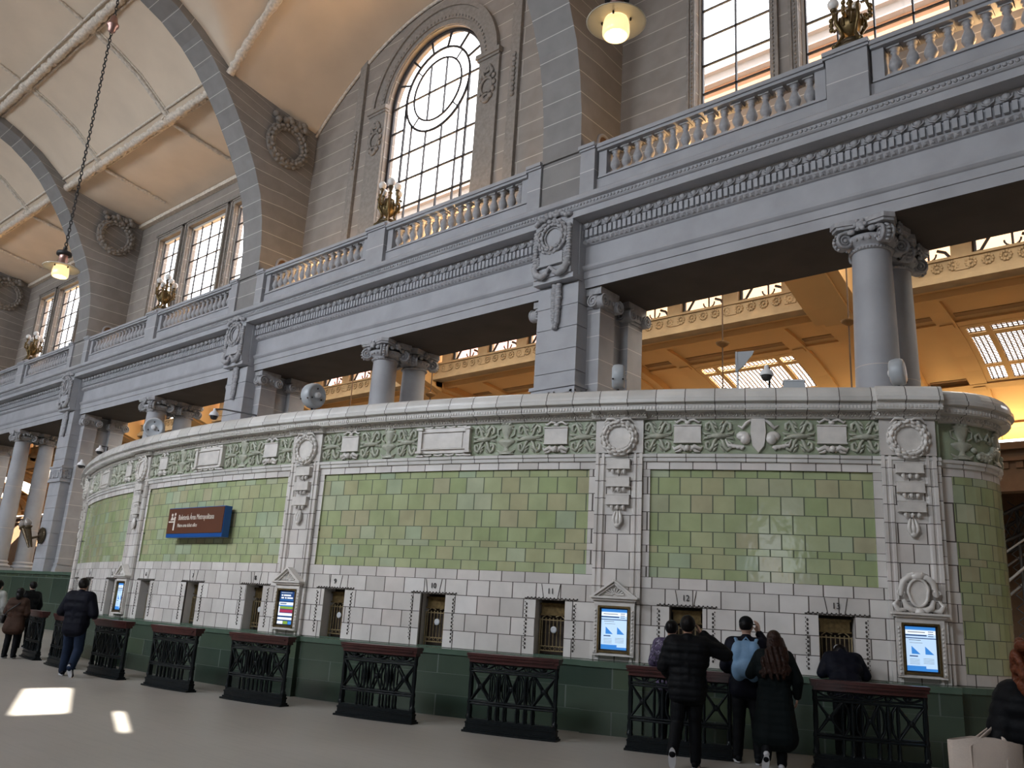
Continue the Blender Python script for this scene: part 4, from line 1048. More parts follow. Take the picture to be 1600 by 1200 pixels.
# framed surrounds for the information screens
def screen_surround(p, shieldtop=False):
    T = Matrix.Translation(BP(p, .06, 0)) @ Matrix.Rotation(radians(p), 4, 'Z')
    mb = MB()
    for s in (-1, 1):
        mb.box((s*.285, -.03, 1.52), (.07, .08, .74), 0, T); mb.box((s*.24, -.045, 1.52), (.03, .08, .70), 1, T)
        z = 1.2
        while z < 1.85: mb.ell((s*.29, -.075, z), (.018, .014, .02), 6, 4, 0, T); z += .055
    mb.box((0, -.03, 1.155), (.64, .08, .04), 0, T); mb.box((0, -.045, 1.195), (.50, .08, .03), 1, T); mb.box((0, -.045, 1.865), (.50, .08, .03), 1, T)
    mb.box((0, -.03, 1.92), (.64, .08, .08), 0, T); mb.box((0, -.05, 1.975), (.70, .13, .035), 0, T); mb.box((0, -.065, 2.005), (.76, .17, .03), 0, T)
    if not shieldtop:
        for s in (-1, 1):
            L = T @ Matrix.Translation((s*.185, -.06, 2.13)) @ Matrix.Rotation(s*radians(36), 4, 'Y')
            mb.box((0, 0, .0), (.46, .15, .03), 0, L); mb.box((-0, .01, -.035), (.42, .10, .03), 0, L)
        mb.prism([(-.29, 2.02), (.29, 2.02), (0, 2.22)], 0, .05, 0, T @ RX)
        for k in range(9):
            a = pi*(k+.5)/9; mb.tube([(.03*cos(a), -.06, 2.04+.02*sin(a)), (.13*cos(a)*1.2, -.065, 2.04+.11*sin(a))], [.008, .016], 5, 0, T)
    else:
        P = [(.14*cos(a)*(1 if sin(a) > 0 else .9), 2.30+.19*sin(a)) for a in [2*pi*k/24 for k in range(24)]]
        mb.prism(P, 0, .07, 0, T @ RX); mb.tube([(x, -.08, z) for x, z in P], .022, 7, 0, T, closed=True)
        for s in (-1, 1):
            mb.tube([(s*.04, -.05, 2.50), (s*.12, -.07, 2.52), (s*.20, -.07, 2.45), (s*.23, -.06, 2.34), (s*.24, -.06, 2.25)], [.03, .045, .045, .04, .03], 8, 0, T)
            mb.tube([(s*.24+.055*a, -.07, 2.29+.055*b) for a, b in spiral(1, .2, 1.5, 16)], .016, 6, 0, T)
            mb.tube([(s*.20, -.05, 2.20), (s*.17, -.06, 2.10), (s*.09, -.07, 2.06), (s*.03, -.06, 2.07)], [.03, .045, .045, .03], 8, 0, T)
            mb.tube([(s*.17, -.04, 2.06), (s*.28, -.05, 2.05), (s*.33, -.05, 2.13), (s*.27, -.04, 2.20)], [.02, .04, .035, .012], 7, 0, T)
            mb.tube([(s*.07, -.05, 2.50), (s*.13, -.07, 2.55), (s*.05, -.08, 2.57)], .025, 7, 0, T)
            for k in range(4): mb.ell((s*(.205+.015*(k % 2)), -.075, 2.44-.04*k), (.03, .025, .018), 6, 4, 0, T)
        mb.ell((0, -.07, 2.53), (.10, .05, .06), 10, 6, 0, T); mb.ell((0, -.09, 2.03), (.07, .05, .06), 10, 6, 0, T)
    mb.build('screen_surround', ['ivory', 'brass'], booth)
    return T
SD = {2: 'blue information screen beside ticket window 6', 3: 'dark blue and striped information screen between ticket windows 8 and 9', 4: 'pale blue information screen between ticket windows 11 and 12', 5: 'pale blue information screen right of ticket window 13 under a shield'}
for i in (2, 3, 4, 5):
    T = screen_surround(PIL[i], i == 5)
    t = thing('information_screen', SD[i], 'screen', tuple(BP(PIL[i], .07, 1.2)))
    mb = MB(); mb.box((0, -.01, 1.53), (.455, .05, .65), 0, T); mb.build('bezel', 'black', t)
    mb = MB(); y = -.038
    def rc(x0, x1, z0, z1, m, e=0): mb.b2(x0, x1, y-.001-e, y, 1.23+z0*.60, 1.23+z1*.60, m, T)
    if i == 3:
        rc(-.2, .2, 0, 1, 2); 
        rc(-.17, .12, .955, .965, 3, .001)
        for x0, x1, z in ((-.16, -.12, .88), (-.10, .09, .88), (-.16, -.09, .80), (-.06, -.02, .80), (.0, .15, .80)): rc(x0, x1, z-.022, z+.022, 3, .001)
        rc(-.18, .17, .73, .745, 1, .001)
        rc(-.2, .19, .58, .67, 3, .001); rc(-.17, 0, .61, .64, 2, .002); rc(-.2, .19, .545, .575, 1, .001)
        rc(-.2, -.17, .3, .56, 3, .001); rc(-.16, .2, .47, .54, 4, .001); rc(-.16, .2, .36, .45, 5, .001); rc(-.2, .2, .26, .34, 3, .001); rc(-.2, .2, .14, .21, 3, .001)
        rc(-.2, -.05, .01, .10, 3, .001); rc(-.04, .08, .01, .10, 4, .001); rc(.09, .2, .01, .10, 1, .001)
    else:
        rc(-.2, .2, 0, 1, 0); rc(-.2, .2, .93, 1, 1, .001); rc(-.2, .2, .83, .915, 3, .001); rc(-.2, .08, .79, .82, 2, .001); rc(-.2, .2, .73, .75, 2, .001)
        for k in range(3): rc(.10, .17, .885-.05*k, .90-.05*k, 2, .002)
        rc(-.17, .06, .87, .885, 6, .002); rc(-.16, .0, .69, .70, 6, .001); rc(-.15, .02, .63, .637, 6, .001)
        for x in (-.13, .05): mb.prism([(x, 1.23+.38*.6), (x+.115, 1.23+.38*.6), (x, 1.23+.56*.6)], 0, .002, 1, T @ Matrix.Translation((0, y, 0)) @ RX)
        rc(-.16, -.05, .32, .345, 2, .001)
        for k in range(4): rc(-.16, -.03, .26-.035*k, .266-.035*k, 6, .001); rc(.02, .16, .28-.035*k, .286-.035*k, 6, .001)
        rc(-.2, .2, 0, .06, 1, .001); rc(-.2, .05, .06, .115, 1, .001)
    mb.build('display_panel', ['scrbg', 'scrblue', 'scrnavy', 'scrwhite', 'scrgreen', 'scrred', 'steel'], t)

# sign
pa = 1.62
T = Matrix.Translation(BP(pa, .20, 3.20)) @ Matrix.Rotation(radians(pa), 4, 'Z')
t = thing('hanging_sign', 'brown box sign with blue edges lettered for the metropolitan ticket office', 'sign', tuple(BP(pa, .2, 2.84)))
W_, H_ = 2.22, .57
mb = MB(); mb.b2(-W_/2, W_/2, 0, .16, -H_/2-.07, H_/2, 0, T); mb.b2(-.8, .8, .12, .20, -.15, .15, 1, T); mb.build('blue_case', ['signblue', 'black'], t)
mb = MB(); mb.b2(-W_/2+.015, W_/2-.015, -.012, .0, -H_/2+.015, H_/2-.015, 0, T); mb.build('brown_face', 'signbrown', t)
mb = MB(); text_mb(mb, 'Boletería Área Metropolitana', .165, T @ Tm((-.66, -.016, .07)) @ RX, .003, 0, 'LEFT', .72); mb.build('title_lettering', 'lettering', t)
mb = MB(); text_mb(mb, 'Metro area ticket office', .115, T @ Tm((-.66, -.016, -.10)) @ RX, .003, 0, 'LEFT', .72); mb.build('subtitle_lettering', 'lettering', t)
mb = MB(); L = T @ Tm((-.88, -.014, 0))
def disc(x, z, r): mb.prism([(x+r*cos(k*pi/8), z+r*sin(k*pi/8)) for k in range(16)], 0, .004, 0, L @ RX)
disc(-.045, .135, .032); disc(.075, .15, .032)
mb.prism([(-.10, .02), (-.06, .095), (-.02, .095), (.01, .02)], 0, .004, 0, L @ RX); mb.prism([(-.16, -.03), (.10, -.03), (.10, 0), (-.16, 0)], 0, .004, 0, L @ RX)
mb.prism([(.04, -.20), (.09, -.20), (.105, .10), (.05, .10)], 0, .004, 0, L @ RX); mb.prism([(.0, .02), (.05, .04), (.05, .075), (-.01, .05)], 0, .004, 0, L @ RX)
mb.build('clerk_pictogram', 'lettering', t)

# ------------------------------------------------------------------ counter barriers in front of the windows
def bow(x): return .045*(1-(x/.72)**2)
def barrier():
    t = thing('counter_barrier', '', 'counter barrier')
    D = .10
    def slab(mb, hw, yo, yi, z0, z1, n=12):
        xs = [-hw+2*hw*i/n for i in range(n+1)]
        out = [(x, -yo-bow(x)) for x in xs]+[(hw, yi), (-hw, yi)]
        mb.prism(out, z0, z1, 0)
    mb = MB(); slab(mb, .71, .0, D, .028, .14); slab(mb, .725, .02, D+.02, .028, .055); slab(mb, .70, -.01, D, .14, .185); slab(mb, .715, .012, D+.01, .115, .135); mb.build('plinth', 'iron', t, local=True)
    mb = MB(); slab(mb, .74, .06, D+.04, 0, .028); mb.build('foot_plate', 'iron', t, local=True)
    mb = MB(); slab(mb, .725, .035, D+.03, 1.0, 1.075); slab(mb, .735, .05, D+.04, 1.045, 1.085); slab(mb, .70, .015, D+.01, .955, 1.0); slab(mb, .66, .046, D-.05, 1.012, 1.034); mb.build('wooden_top', 'wood', t, local=True)
    def fx(x, y, z, back=False): return (x, (-.0-bow(x)+.025 if not back else D-.03)+y, z)
    def grille(name, back):
        mb = MB(); n = 8
        for z, r in ((.385, .014), (.42, .014), (.83, .014), (.865, .012), (.945, .012)):
            mb.tube([fx(-.68+1.36*i/12, 0, z, back) for i in range(13)], r, 6)
        for x in (-.66, -.34, -.22, -.1, .1, .22, .34, .66):
            mb.tube([fx(x, 0, .185, back), fx(x, 0, .22, back), fx(x, 0, .30, back), fx(x, 0, .385, back)], [.028, .018, .022, .012], 8)
            mb.tube([fx(x, 0, .42, back), fx(x, 0, .60, back), fx(x, 0, .83, back)], [.011, .016, .011], 6)
        for a, b in ((-.66, -.34), (-.10, .10), (.34, .66)):
            c = (a+b)/2
            for s in (-1, 1):
                mb.tube([fx(c-s*(b-a)/2, 0, .43, back), fx(c-s*.03, 0, .60, back), fx(c-s*.03, 0, .65, back), fx(c-s*(b-a)/2, 0, .82, back)], [.013, .018, .018, .013], 6)
            mb.ell(fx(c, 0, .625, back), (.04, .02, .04), 8, 5)
        for a, b in ((-.34, -.10), (.10, .34)):
            c = (a+b)/2
            for s in (-1, 1):
                mb.tube([fx(c-s*.10, 0, .43, back), fx(c-s*.055, 0, .5, back), fx(c-s*.04, 0, .625, back), fx(c-s*.055, 0, .75, back), fx(c-s*.10, 0, .82, back)], .013, 6)
            mb.tube([fx(c, 0, .44, back), fx(c, 0, .625, back), fx(c, 0, .81, back)], [.012, .034, .012], 8)
        for a, b in ((-.66, -.28), (-.19, .19), (.28, .66)):
            c = (a+b)/2; w = (b-a)/2
            mb.tube([fx(c-w+2*w*i/8, 0, .94-.065*(1-((2*i/8)-1)**2), back) for i in range(9)], .012, 6)
            for s in (-1, 1): mb.tube([fx(c+s*.055, 0, .945, back), fx(c+s*.03, 0, .90, back), fx(c, 0, .885, back)], .009, 5)
            mb.ell(fx(c, 0, .915, back), (.03, .015, .025), 7, 5)
        for x in (-.235, .235): mb.tube([fx(x+.035*cos(k*pi/6), 0, .905+.03*sin(k*pi/6), back) for k in range(12)], .01, 6, closed=True)
        mb.build(name, 'iron', t, local=True)
    grille('front_grille', False); grille('rear_grille', True)
    for s, nm in ((-1, 'side_grille'), (1, 'side_grille')):
        mb = MB(); x = s*.68
        for z in (.385, .42, .83, .865, .945): mb.tube([(x, .02, z), (x, D-.02, z)], .012, 6)
        
        mb.build(nm, 'iron', t, local=True)
        for y in (.035,):
            mb = MB(); mb.lathe([(.045, .185), (.045, .22), (.03, .24), (.036, .30), (.026, .37), (.034, .39), (.034, .42), (.024, .45), (.03, .63), (.024, .80), (.036, .84), (.03, .90), (.04, .955)], 10, 0, Tm((x, y, 0))); mb.build('corner_post', 'iron', t, local=True)
    t.scale = (.97, 1, 1)
    return t
bp0 = barrier(); KR = 28.95-BR
bn = {4: 'behind the person in the brown coat', 5: 'half hidden by the person in blue jeans', 6: 'at the right heel of the person in blue jeans', 7: 'below the brown hanging sign',
      8: 'just left of the dark striped information screen', 9: 'left of two between the striped screen and the middle pale screen', 10: 'right of two between the striped screen and the middle pale screen', 11: 'behind the person in the black puffer jacket', 12: 'before the person bending into a ticket window'}
for k in range(4, 13):
    ph = {4: -8.5, 5: -3.9, 6: .75, 7: 5.35, 8: 9.95, 9: 14.95, 10: 19.43, 11: 24.13, 12: 28.85}[k]; l = 'black iron counter barrier '+bn[k]
    P_ = BP(ph, KR, 0)
    if k == 4: bp0.location = P_; bp0.rotation_euler.z = radians(ph); bp0['label'] = l
    else: dup(bp0, P_, radians(ph), l)

# ------------------------------------------------------------------ fittings on the booth roof
RZ = 5.36
def drum(label, ph, R, z, dia, axis, st):
    p = BP(ph, R-BR, z); a = V(axis).normalized(); T = Matrix.Translation(p) @ a.to_track_quat('Z', 'X').to_matrix().to_4x4()
    t = thing('drum_antenna', label, 'antenna', (p.x, p.y, RZ))
    r = dia/2; h = dia*.52
    mb = MB(); mb.lathe([(0, -h/2), (r*.75, -h/2+.005), (r*.93, -h/2+.025), (r, -h/2+.06), (r*1.03, 0), (r, h/2-.05), (r*.92, h/2-.012), (r*.8, h/2), (r*.74, h/2-.02), (r*.3, h/2-.03), (.0, h/2-.03)], 32, 0, T, cap=False); mb.build('drum_case', 'greypl', t)
    mb = MB(); mb.lathe([(r*.24, h/2-.03), (r*.24, h/2+.03), (r*.12, h/2+.04), (0, h/2+.04)], 16, 0, T)
    for k in range(3): mb.ell((r*.55*cos(k*2.1), r*.55*sin(k*2.1), h/2-.02), .02, 6, 4, 1, T)
    for s in (-1, 1): mb.ell((r*.99*cos(st), r*.99*sin(st), s*h*.38), .018, 6, 4, 1, T)
    mb.build('hub', ['whitepl', 'black'], t)
    mb = MB(); mb.tube([(p.x, p.y, RZ), (p.x, p.y, z-r*.9)], .022, 8); mb.lathe([(.06, 0), (.06, .012)], 12, 0, Tm((p.x, p.y, RZ))); mb.build('post', 'black', t)
drum('grey drum-shaped antenna on the booth roof in front of the near pier', 21.45, 27.2, 5.72, .43, (.83, .55, 0), 2.0)
drum('grey drum-shaped antenna on the booth roof in front of the right column', 30.8, 27.3, 5.70, .43, (-.9, -.12, -.05), 2.2)
drum('grey drum-shaped antenna on the booth roof before the second pier', 7.3, 27.2, 5.80, .52, (1.0, .1, .0), 2.0)
drum('pale drum-shaped antenna with its face showing, on the booth roof before the left column', -7.2, 27.2, 5.78, .52, (.85, -.55, 0), 2.0)
p = BP(25.65, -.5, RZ); t = thing('panel_antenna', 'grey fin-shaped panel antenna on a thin pole on the booth roof', 'antenna', tuple(p))
T = Tm((p.x, p.y, 0), .5)
mb = MB(); mb.prism([(-.02, 5.80), (.0, 6.14), (.27, 6.16), (.24, 6.09), (.10, 5.90)], -.035, .035, 0, T @ RX); mb.box((-.02, 0, 5.97), (.03, .09, .34), 0, T); mb.build('fin', 'greypl', t)
mb = MB(); mb.tube([(p.x, p.y, RZ), (p.x, p.y, 5.84)], .018, 8); mb.lathe([(.06, 0), (.06, .012)], 12, 0, Tm((p.x, p.y, RZ))); mb.build('pole', 'steelw', t)
def camera_dome(label, p, base, arm=None):
    t = thing('security_camera', label, 'camera', base)
    T = Tm(p)
    mb = MB(); mb.lathe([(.035, .16), (.04, .10), (.09, .06), (.115, .0), (.11, -.015)], 20, 0, T); mb.build('housing', 'whitepl', t)
    mb = MB(); mb.lathe([(.085, -.012), (.085, -.05), (.06, -.09), (0, -.105)], 18, 0, T); mb.build('dark_dome', 'black', t)
    mb = MB(); mb.tube(arm, .018, 8); mb.build('bracket', 'black', t)
p = BP(26.62, -.22, 5.66); camera_dome('white dome security camera on the roof right of the panel antenna', tuple(p), (p.x, p.y+.1, RZ), [(p.x, p.y, p.z+.15), (p.x, p.y+.10, p.z+.15), (p.x, p.y+.10, RZ)])
p = BP(.4, -.2, 5.66); q = BP(3.0, -.5, RZ); camera_dome('white dome security camera on a black arm before the second pier', tuple(p), tuple(q), [(p.x, p.y, p.z+.15), (p.x+.3, p.y+.06, p.z+.12), (q.x, q.y, 5.6), (q.x, q.y, RZ)])
p = BP(-17.2, .0, 5.68); camera_dome('white dome security camera near the left end of the booth roof', tuple(p), (p.x, p.y+.2, RZ), [(p.x, p.y, p.z+.15), (p.x+.05, p.y+.2, p.z+.15), (p.x+.05, p.y+.2, RZ)])
p = BP(-18.6, .38, 5.28); w = BP(-18.6, .22, 5.3); camera_dome('small white security camera bracketed under the left end of the booth cornice', tuple(p), tuple(w), [(p.x, p.y, p.z+.14), tuple(BP(-18.6, .26, 5.2))])
p = BP(27.5, -.3, RZ); t = thing('equipment_cabinet', 'low pale grey equipment cabinet on the booth roof', 'cabinet', tuple(p))
T = Tm((p.x, p.y, RZ), radians(27.5)); mb = MB(); mb.box((0, 0, .09), (.36, .3, .18), 0, T, .86); mb.build('case', 'greypl', t); mb = MB(); mb.box((0, 0, .19), (.34, .28, .02), 0, T); mb.build('lid', 'whitepl', t)

# ------------------------------------------------------------------ concourse behind the colonnade
def cove(t): t = radians(t); return 26+8*sin(t), 8.75+3.2*cos(t)
CX0, CX1 = -112, 12
mb = MB()
mb.grid([[(x, *cove(a)) for x in (CX0, CX1)] for a in frange(0, 24.5, 4)+[]], 0, True)
mb.grid([[(x, *cove(a)) for x in (CX0, CX1)] for a in frange(54.5, 90, 4)], 0, True)
LAT = [-4.75+9.7*k for k in range(-11, 2)]
segs = [CX0]+[v for c in LAT for v in (c-2.0, c+2.0)]+[CX1]
for i in range(0, len(segs), 2):
    mb.grid([[(x, *cove(a)) for x in (segs[i], segs[i+1])] for a in frange(24.5, 54.5, 3)], 0, True)
RIBX = [-9.6+9.7*k for k in range(-10, 3)]
def cstrip(mb, x0, x1, a0, a1, d, mat=0, n=10):
    A = frange(a0, a1, (a1-a0)/n); ins = [cove(a) for a in A]
    nr = [(sin(radians(a)), cos(radians(a))) for a in A]
    rows = [[(x0, y, z), (x0, y-s*d, z-c*d), (x1, y-s*d, z-c*d), (x1, y, z)] for (y, z), (s, c) in zip(ins, nr)]
    mb.grid(rows, mat, False)
    for k, fl in ((0, 0), (-1, 1)): mb.add(rows[k], [(0, 1, 2, 3) if fl else (3, 2, 1, 0)], mat)
for x in RIBX:
    cstrip(mb, x-.85, x+.85, 0, 90, .30); cstrip(mb, x-.5, x+.5, 0, 90, .38)
for x in RIBX:
    P_ = [(26.4, 11.45), (25.4, 11.72), (24, 12.2), (21, 12.85), (17.1, 13.1), (17.1, 13.42), (26.4, 13.42)]
    for w_, dz in ((.85, 0), (.5, -.09)): mb.prism([(y, z+(dz if z < 13.2 else 0)) for y, z in P_], x-w_, x+w_, 0, Matrix(((0, 0, 1, 0), (1, 0, 0, 0), (0, 1, 0, 0), (0, 0, 0, 1))))
for c in LAT:
    for s in (-1, 1):
        x = c+s*2.35; cstrip(mb, x-.28, x+.28, 5.5, 90, .12)
        for a in (21, 57): cstrip(mb, x-.2, x+.2, a, a+2.2, .17, 0, 2)
    a = c-2.35; 
for a0, a1, d in ((4.5, 6.0, .22), (21.2, 23.6, .09), (55.5, 58.5, .14), (80, 83, .12)): cstrip(mb, CX0, CX1, a0, a1, d, 0, 2)
for c in LAT: 
    for x0, x1 in ((c-2.0, c+2.0), (c+2.7, c+3.9), (c-3.9, c-2.7)): cstrip(mb, x0, x1, 17.2, 19.2, .02, 1, 2)
    for x0, x1 in ((c+2.7, c+3.9), (c-3.9, c-2.7)): cstrip(mb, x0, x1, 55.5-3, 55.5, .02, 1, 2)
struct(mb.build('ceiling_concourse', ['yellow', 'yellowdk']), 'ochre coved ceiling of the concourse behind the columns')
# latticed skylights
for k, c in enumerate(LAT):
    if c > 0 or c < -64: continue
    mb = MB(); gl = MB()
    for x0, x1 in ((c-2, c-1.38), (c-1.2, c+1.2), (c+1.38, c+2)):
        for a0, a1 in ((24.5, 28.3), (30, 45.5), (47, 54.5)):
            nx = max(2, int((x1-x0)/.15)); na = max(3, int((a1-a0)*.1396/.12))
            for i in range(nx+1):
                x = x0+(x1-x0)*i/nx; cstrip(mb, x-.02, x+.02, a0, a1, .03, 0, 3)
            for j in range(na+1):
                a = a0+(a1-a0)*j/na; cstrip(mb, x0, x1, a-.15, a+.15, .03, 0, 1)
            gl.grid([[(x, *cove(a)) for x in (x0, x1)] for a in frange(a0, a1, 4)], 0, True)
    fr = MB()
    for x in (c-2.0, c-1.29, c+1.29, c+2.0): cstrip(fr, x-.09, x+.09, 24.3, 54.7, .10)
    for a in (24.3, 29.15, 46.25, 54.7): cstrip(fr, c-2.05, c+2.05, a-.8, a+.8, .10, 0, 2)
    WN[0] += 1
    w = struct(fr.build('window_%d' % WN[0], 'yellow'), 'latticed skylight in the ochre cove')
    mb.build('lattice', 'brown', w); gl.build('pane', 'glass', w)
# sand-coloured frieze with clerestory openings
mb = MB()
mb.b2(CX0, CX1, 25.75, 26.3, 11.88, 12.05); mb.b2(CX0, CX1, 25.85, 26.3, 12.05, 12.18); mb.b2(CX0, CX1, 25.95, 26.3, 12.18, 12.66); mb.b2(CX0, CX1, 25.88, 26.3, 12.62, 12.70)
px = [r+s for r in RIBX for s in (-4.7-2.3, -4.7, -2.4)]
px = []
for r in RIBX: px += [r+1.2+.3, r+1.5+2.27, r+1.5+4.54, r+1.5+6.8-.1]
for x in px: 
    if CX0 < x < CX1: mb.b2(x-.28, x+.28, 25.9, 26.35, 12.66, 13.42); mb.b2(x-.2, x+.2, 25.92, 25.96, 12.24, 12.6)
x = -70
while x < 0:
    for q in range(10): mb.ell((x+.13*cos(q*pi/5), 25.93, 12.42+.13*sin(q*pi/5)), (.05, .03, .05), 5, 4)
    mb.ell((x, 25.93, 12.42), (.05, .04, .05), 6, 4); x += .46
struct(mb.build('trim_9', 'ochrefr'), 'sand coloured frieze below the clerestory of the concourse')
bm_ = MB()
for r in RIBX:
    if r < -72 or r > 2: continue
    for k in range(3):
        x0 = r+1.5+2.27*k+.28; x1 = x0+1.7; t = thing('iron_bracket', 'dark scrolled iron bracket in a clerestory opening of the concourse', 'bracket', (x0+.85, 26.1, 12.7), 0, 'iron brackets along the concourse clerestory')
        mb = MB(); mb.tube([(x0+.05, 26.1, 12.70), (x0+.05, 26.1, 13.42)], .06, 6); mb.tube([(x0+.02, 26.1, 12.74), (x0+.22, 26.1, 12.80), (x0+.45, 26.1, 13.15), (x0+.62, 26.1, 13.42)], .05, 6)
        xm = (x0+x1)/2+.2
        mb.tube([(xm, 26.1, 12.70), (xm, 26.1, 13.42)], .035, 6)
        mb.tube([(xm+.22*cos(i*pi/8), 26.1, 12.95+.20*sin(i*pi/8)) for i in range(8, 17)], .03, 6)
        mb.tube([(x1-.03, 26.1, 12.72), (x1-.18, 26.1, 12.95), (x1-.40, 26.1, 13.05)], .05, 6)
        mb.build('scroll', 'black', t)
mb = MB(); mb.b2(CX0, CX1, 17.06, 26.4, 13.42, 13.55); struct(mb.build('ceiling_lantern', 'yellow'), 'flat ceiling over the concourse')
mb = MB(); mb.b2(CX0, CX1, 34.0, 34.6, 6.9, 8.6, 0); mb.b2(CX0, CX1, 33.8, 34, 7.95, 8.1, 0); mb.b2(CX0, CX1, 33.7, 34, 8.35, 8.6, 0)
x = -60
while x < 0: mb.b2(x, x+.22, 33.9, 34.0, 7.7, 7.93, 0); x += .45
for x in (-70, -58.5, -46, -34, -22, -10): mb.b2(x-1, x+1, 34, 34.6, 0, 6.9, 0)
mb.b2(-112, -70, 34, 34.6, 0, 6.9)
struct(mb.build('wall_concourse', 'brown'), 'brown far wall of the concourse with wide openings to the train shed')
# train shed trusses seen through the opening at the right
for k, (yy, lab) in enumerate(((37.0, 'nearer'), (39.2, 'farther'))):
    t = thing('lattice_truss', '%s dark steel lattice arch of the train shed, right of the booth' % lab, 'truss', (-8, yy, 0))
    mb = MB(); n = 26
    A = [(-14+ i*.55, 1.2+5.6*sin(pi*min(1, i/26*.62))) for i in range(n+1)]; B = [(x+.15, z+1.1) for x, z in A]
    for P in (A, B): mb.tube([(x, yy, z) for x, z in P], .07, 6)
    for i in range(n):
        mb.tube([(A[i][0], yy, A[i][1]), (B[i+1][0], yy, B[i+1][1])], .03, 5); mb.tube([(B[i][0], yy, B[i][1]), (A[i+1][0], yy, A[i+1][1])], .03, 5)
    mb.build('arched_lattice', 'steel', t)
    mb = MB()
    for x in (-9.5, -7.2, -5.4):
        mb.tube([(x, yy+.2, 0), (x, yy+.2, 6.8)], .06, 6)
        for i in range(14): mb.tube([(x-.3, yy+.2, i*.5), (x+.3, yy+.2, i*.5+.5)], .02, 5); mb.tube([(x+.3, yy+.2, i*.5), (x-.3, yy+.2, i*.5+.5)], .02, 5)
    mb.tube([(-11, yy, 1.0), (-4.6, yy-.4, 6.6)], .05, 6, 1); mb.tube([(-11, yy, 2.6), (-5.4, yy-.4, 6.6)], .04, 6, 1)
    mb.build('strut', ['steel', 'steelw'], t)
mb = MB(); mb.b2(-112, 12, 40.2, 40.6, 0, 8.5); struct(mb.build('wall_shed', 'brown'), 'dim far wall of the train shed'); 
mb = MB(); mb.b2(-112, 12, 34.6, 40.6, 8.2, 8.5); struct(mb.build('ceiling_shed', 'brown'), 'dark roof edge of the train shed')
# thin hanging rods
for x, y, d in ((-11.0, 21, 'right of the near pier'), (-7.45, 21, 'beside the right column'), (-23.0, 21, 'right of the middle column'), (-27.8, 21, 'left of the middle column')):
    t = thing('hanging_rod', 'thin dark rod with a canopy hanging in the concourse %s' % d, 'rod', (x, y, 13.42))
    mb = MB(); mb.tube([(x, y, 4.5), (x, y, 13.42)], .022, 6); mb.build('rod', 'brown', t)
    mb = MB(); mb.lathe([(.03, 9.3), (.16, 9.38), (.20, 9.44), (.05, 9.5)], 14, 0, Tm((x, y, 0))); mb.build('collar', 'yellowdk', t)

# ------------------------------------------------------------------ outside, seen through the gallery windows
for nm, x0, x1, zt, m, lab in (('street_building', -30, 2, 40.5, 'ofac', 'orange facade with a pale cornice beyond the right-hand windows'), ('street_building', -64, -34, 38.5, 'pfac', 'pink facade beyond the left-hand windows')):
    t = thing(nm, lab, 'building', ((x0+x1)/2, 44, 0))
    y = 46; e = -1.6 if m == 'ofac' else -3.0
    mb = MB(); mb.b2(x0, x1, y, y+8, 20, 38.7+e, 0); mb.build('facade', m, t)
    mb = MB(); mb.b2(x0-.3, x1+.3, y-.5, y+8, 38.7+e, 39.3+e); mb.b2(x0-.6, x1+.6, y-.9, y+8, 39.3+e, 39.9+e); mb.build('cornice', 'wfac', t)
    mb = MB(); mb.b2(x0, x1, y-.15, y, 36.2+e, 37.0+e); mb.build('pink_band', 'pfac', t)

# ------------------------------------------------------------------ people
def remesh(mb, vox, smooth=2):
    me = mb.mesh('tmp', []); o = bpy.data.objects.new('tmp', me); COL.objects.link(o)
    m = o.modifiers.new('r', 'REMESH'); m.mode = 'VOXEL'; m.voxel_size = vox; m.use_smooth_shade = True
    if smooth:
        sm = o.modifiers.new('s', 'SMOOTH'); sm.iterations = smooth; sm.factor = .5
    bpy.context.view_layer.update()
    r = bpy.data.meshes.new_from_object(o.evaluated_get(bpy.context.evaluated_depsgraph_get()))
    bpy.data.objects.remove(o); bpy.data.meshes.remove(me)
    r.polygons.foreach_set('use_smooth', [True]*len(r.polygons))
    return r
def cap(mb, a, b, r0, r1, n=12):
    a, b = V(a), V(b); k = 5
    mb.tube([a.lerp(b, i/k) for i in range(k+1)], [r0+(r1-r0)*i/k for i in range(k+1)], n)
    mb.ell(tuple(a), r0, n, 8); mb.ell(tuple(b), r1, n, 8)
def hand(mb, w, d, nrm, side, curl):
    w, d = V(w), V(d).normalized(); nrm = V(nrm); nrm = (nrm-d*nrm.dot(d)).normalized(); l = d.cross(nrm)*side
    for i in range(4):
        b = w+d*.04+l*(-.027+.018*i); cap(mb, w+d*.005+l*(-.018+.012*i), b+d*.045, .018, .0125, 8)
        L = (.038, .043, .040, .032)[i]
        p = b+d*.05; q = p+(d*cos(curl*.5)+nrm*sin(curl*.5))*L; r = q+(d*cos(curl*1.2)+nrm*sin(curl*1.2))*L*.85
        cap(mb, p, q, .0105, .0095, 8); cap(mb, q, r, .0095, .008, 8)
    t0 = w+d*.02+l*(-.03); t1 = t0+d*.035-l*.03+nrm*.01; t2 = t1+d*.03-l*.008+nrm*.014
    cap(mb, t0, t1, .014, .011, 8); cap(mb, t1, t2, .011, .009, 8)
DEF = dict(sh=.185, hipw=.09,
           L=dict(el=(-.27, -.03, 1.14), wr=(-.25, .10, .90)), R=dict(el=(.27, -.03, 1.14), wr=(.25, .10, .90)),
           LL=dict(kn=(-.10, .03, .49), an=(-.11, 0, .09), toe=(0, 1, 0)), RL=dict(kn=(.10, .03, .49), an=(.11, 0, .09), toe=(0, 1, 0)),
           head=(0, 0), lean=0.0, curl=.5)
